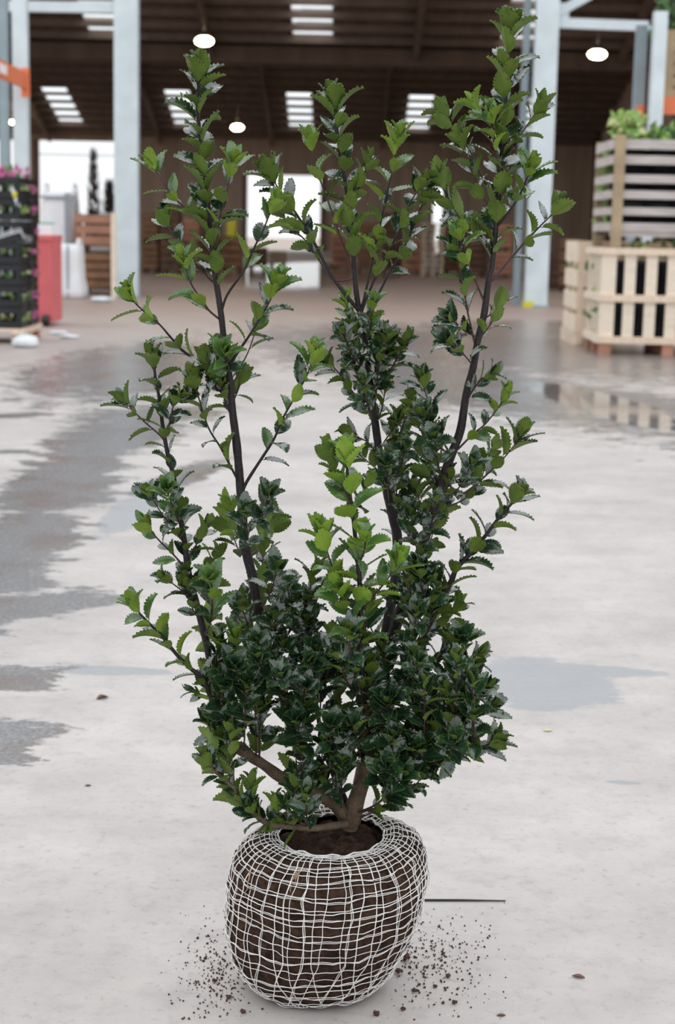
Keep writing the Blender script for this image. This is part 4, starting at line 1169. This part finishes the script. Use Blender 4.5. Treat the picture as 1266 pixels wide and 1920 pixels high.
# ------------------------------------------------------------------ the shrub: leaves
def leaf_mesh(seed, young, wide, bend, fold):
    rn = random.Random(seed)
    ST = 18
    halfw = lambda t: wide * (math.sin(math.pi * min(1, t ** .86)) ** .74) * (1 - .12 * t)
    y = 0.0; z = 0.0; rows = []; ang = .12
    pet = .12
    for i in range(ST + 1):
        t = i / ST
        rows.append((t, y, z, ang))
        da = -bend / ST * (0.4 + 1.2 * t)
        ang += da; y += math.cos(ang) / ST; z += math.sin(ang) / ST
    tw = rn.uniform(-.25, .25)
    V = []; UVv = []
    cols = (-1, -.55, 0, .55, 1)
    for (t, y, z, a) in rows:
        hw = max(.004, halfw(t)) if 0 < t < 1 else .004
        i = round(t * ST)
        tooth = (1.11 if i % 2 else .94) if 1 < i < ST else 1.0
        for c in cols:
            x = c * hw * (tooth if abs(c) == 1 else 1)
            fwd = .03 if (abs(c) == 1 and i % 2 and 1 < i < ST) else 0
            zz_ = fold * abs(x) * 1.1 - .55 * x * x / max(wide, .01) * .6
            if abs(c) == 1: zz_ += .014 * math.sin(i * 2.2 + seed + c) + (.02 if i % 2 else -.008)
            zz_ += tw * x * (t - .4)
            V.append(Vector((x, pet + y + fwd - zz_ * math.sin(a), z + zz_ * math.cos(a))))
            UVv.append((.5 + .5 * c, t))
    n = len(cols); NV = len(V)
    faces = []; mi = []; uvs = []
    th = .012
    top = V; bot = [v - Vector((0, 0, th)) for v in V]
    for i in range(ST):
        for k in range(n - 1):
            f = (i * n + k, i * n + k + 1, (i + 1) * n + k + 1, (i + 1) * n + k)
            faces.append(f); mi.append(0); uvs += [UVv[q] for q in f]
            g = tuple(NV + q for q in f[::-1])
            faces.append(g); mi.append(1); uvs += [UVv[q] for q in f[::-1]]
    V2 = top + bot
    # petiole
    b0 = len(V2)
    for (yy, r, zz_) in ((0, .017, -.012), (pet + .03, .014, -.006)):
        for k in range(4):
            g = math.pi / 2 * k; V2.append(Vector((r * math.cos(g), yy, zz_ + r * math.sin(g))))
    for k in range(4):
        f = (b0 + k, b0 + (k + 1) % 4, b0 + 4 + (k + 1) % 4, b0 + 4 + k); faces.append(f); mi.append(2); uvs += [(.3, .3)] * 4
    S_ = 1.0 / (1 + pet)
    V2 = [v * S_ for v in V2]
    return np.array([tuple(v) for v in V2], dtype=np.float32), faces, mi, np.array(uvs, dtype=np.float32)

VARS = []
for yv in (0, 1, 2):
    for k in range(7):
        rr = random.Random(k * 10 + yv)
        VARS.append((leaf_mesh(k + 20 * yv, yv, rr.uniform(.245, .325), rr.uniform(.2, 1.05), rr.uniform(.35, .85)), yv))
def mats_for(yv): return [M[('leaf', 'young', 'fresh')[yv] + '_top'], M[('leaf', 'young', 'fresh')[yv] + '_under'], M['petiole']]
VM = []
for (V, faces, mi, uvs), yv in VARS:
    me = bpy.data.meshes.new('leaf'); me.from_pydata([tuple(v) for v in V], [], faces)
    for mm in mats_for(yv): me.materials.append(mm)
    me.polygons.foreach_set('material_index', mi); me.polygons.foreach_set('use_smooth', [True] * len(faces))
    ul = me.uv_layers.new(name='uv'); ul.data.foreach_set('uv', uvs.ravel())
    me.update(); VM.append(me)

# which 300 leaves show largest: a coarse depth buffer
rl = random.Random(5)
var_i = [rl.randrange(7) + 7 * lf[5] for lf in LEAVES]
buf = {}
for li, (p, X_, L_, N_, ln, yv) in enumerate(LEAVES):
    for u in np.linspace(.15, 1, 8):
        for s in (-.2, -.07, .07, .2):
            q = p + L_ * (u * ln) + X_ * (s * ln * math.sin(math.pi * min(.97, u)))
            x, y, d = proj(q); key = (int(x / 5), int(y / 5))
            if key not in buf or buf[key][0] > d: buf[key] = (d, li)
cnt = {}
for d, li in buf.values(): cnt[li] = cnt.get(li, 0) + 1
order = sorted(range(len(LEAVES)), key=lambda i: -cnt.get(i, 0))
chosen = set(order[:298])
for li in order[:298]:
    p, X_, L_, N_, ln, yv = LEAVES[li]
    o = link('leaf', VM[var_i[li]], holly)
    q = p - bc
    o.matrix_local = Matrix(((X_.x * ln, L_.x * ln, N_.x * ln, q.x), (X_.y * ln, L_.y * ln, N_.y * ln, q.y), (X_.z * ln, L_.z * ln, N_.z * ln, q.z), (0, 0, 0, 1)))
AV = []; AF = []; AM = []; AU = []; base = 0
for li, (p, X_, L_, N_, ln, yv) in enumerate(LEAVES):
    if li in chosen: continue
    (V, faces, mi, uvs), _ = VARS[var_i[li]]
    R_ = np.array([[X_.x, L_.x, N_.x], [X_.y, L_.y, N_.y], [X_.z, L_.z, N_.z]], dtype=np.float32) * ln
    AV.append(V @ R_.T + np.array(p - bc, dtype=np.float32))
    AF += [tuple(i + base for i in f) for f in faces]
    AM += [m_ + 3 * yv for m_ in mi]; AU.append(uvs); base += len(V)
me = bpy.data.meshes.new('foliage')
me.from_pydata(np.concatenate(AV).tolist(), [], AF)
for mm in mats_for(0) + mats_for(1) + mats_for(2): me.materials.append(mm)
me.polygons.foreach_set('material_index', AM); me.polygons.foreach_set('use_smooth', [True] * len(AF))
ul = me.uv_layers.new(name='uv'); ul.data.foreach_set('uv', np.concatenate(AU).ravel())
me.update()
o = link('foliage', me, holly); o['kind'] = 'stuff'
print('LEAVES', len(LEAVES))

# ------------------------------------------------------------------ things on the floor near the shrub
b = MB(); rn = random.Random(31)
def crumb(b, c, s):
    q = Matrix.Rotation(rn.uniform(0, 6), 3, Vector((rn.random(), rn.random(), rn.random() + .1)))
    vs = []
    for d in ((1, 0, 0), (-1, 0, 0), (0, 1, 0), (0, -1, 0), (0, 0, 1), (0, 0, -1)):
        vs.append(Vector(c) + q @ (Vector(d) * s * rn.uniform(.6, 1.2)))
    b.add(vs, [(0, 2, 4), (2, 1, 4), (1, 3, 4), (3, 0, 4), (2, 0, 5), (1, 2, 5), (3, 1, 5), (0, 3, 5)])
for _ in range(760):
    if rn.random() < .5: px = rn.gauss(805, 48); py = rn.gauss(1800, 45)
    else: px = rn.gauss(410, 38); py = rn.gauss(1830, 45)
    if py > 1915 or py < 1690: continue
    g = gp(px, py)
    if (g - bc).length < .1: continue
    crumb(b, g + Vector((0, 0, .001)), rn.uniform(.0006, .0022) * (1.5 if rn.random() < .12 else 1))
for _ in range(160):
    g = gp(rn.uniform(330, 950), rn.uniform(1680, 1912))
    if (g - bc).length < .12: continue
    crumb(b, g + Vector((0, 0, .0008)), rn.uniform(.0005, .0014))
tag(b.build('soil_crumbs', M['crumb']), 'scattered crumbs of soil on the concrete around the root ball', 'soil', None, 'stuff')
for (px, py, s) in ((840, 1833, .0042), (852, 1883, .004), (778, 1860, .004), (768, 1757, .004), (428, 1873, .0045), (402, 1842, .004), (455, 1900, .004), (755, 1895, .004), (705, 1905, .005), (815, 1852, .0035), (830, 1790, .003), (760, 1802, .007), (748, 1826, .006)):
    b = MB(); crumb(b, (0, 0, 0), s); crumb(b, (s * .6, s * .2, 0), s * .7); crumb(b, (-s * .3, s * .5, s * .1), s * .6)
    o = b.build('soil_clod', M['crumb']); o.location = gp(px, py) + Vector((0, 0, s * .7))
    tag(o, 'small brown soil clod on the concrete near the root ball', 'soil clod', 'soil clods by the root ball')
# thin dark cane
a = gp(780, 1690); c = gp(948, 1691)
b = MB(); b.tube([a + Vector((0, 0, .0022)), a.lerp(c, .5) + Vector((0, .0006, .0022)), c + Vector((0, 0, .0018))], [.0019, .0018, .0011], 6)
tag(b.build('thin_cane', M['wire']), 'thin dark cane lying flat on the concrete right of the root ball', 'cane')
def dry_leaf(px, py, ln, rz, label, curl=.5, m='deadleaf'):
    b = MB(); vs = []; n = 7
    for i in range(n):
        t_ = i / (n - 1); wd = ln * .24 * math.sin(math.pi * (t_ * .92 + .04))
        for k in (-1, 0, 1):
            vs.append((t_ * ln - ln / 2, k * wd, .0015 + curl * ln * .25 * (abs(k) ** 2) * math.sin(math.pi * t_) + .08 * ln * (t_ - .5) ** 2))
    vs += [(x, y, z - .0008) for x, y, z in vs]
    fs = [(i * 3 + k, (i + 1) * 3 + k, (i + 1) * 3 + k + 1, i * 3 + k + 1) for i in range(n - 1) for k in (0, 1)]
    fs += [tuple(21 + q for q in f[::-1]) for f in fs]
    b.add(vs, fs, 0, True); o = b.build('dead_leaf', M[m]); o.location = gp(px, py); o.rotation_euler = (0, 0, rz)
    tag(o, label, 'leaf')
dry_leaf(1085, 1833, .018, -.3, 'curled brown dead leaf alone on the concrete in front right')
dry_leaf(192, 1310, .03, .7, 'dark curled dead leaf on the dry concrete near the wet patch', .9)
dry_leaf(940, 1905, .012, .1, 'tiny tan leaf scrap at the front of the concrete', .3)
dry_leaf(1027, 1371, .02, .1, 'small pale green leaf scrap below the grey stain', .2, 'palefl')
dry_leaf(165, 1474, .012, .1, 'tiny dark leaf scrap on the pale concrete', .4)
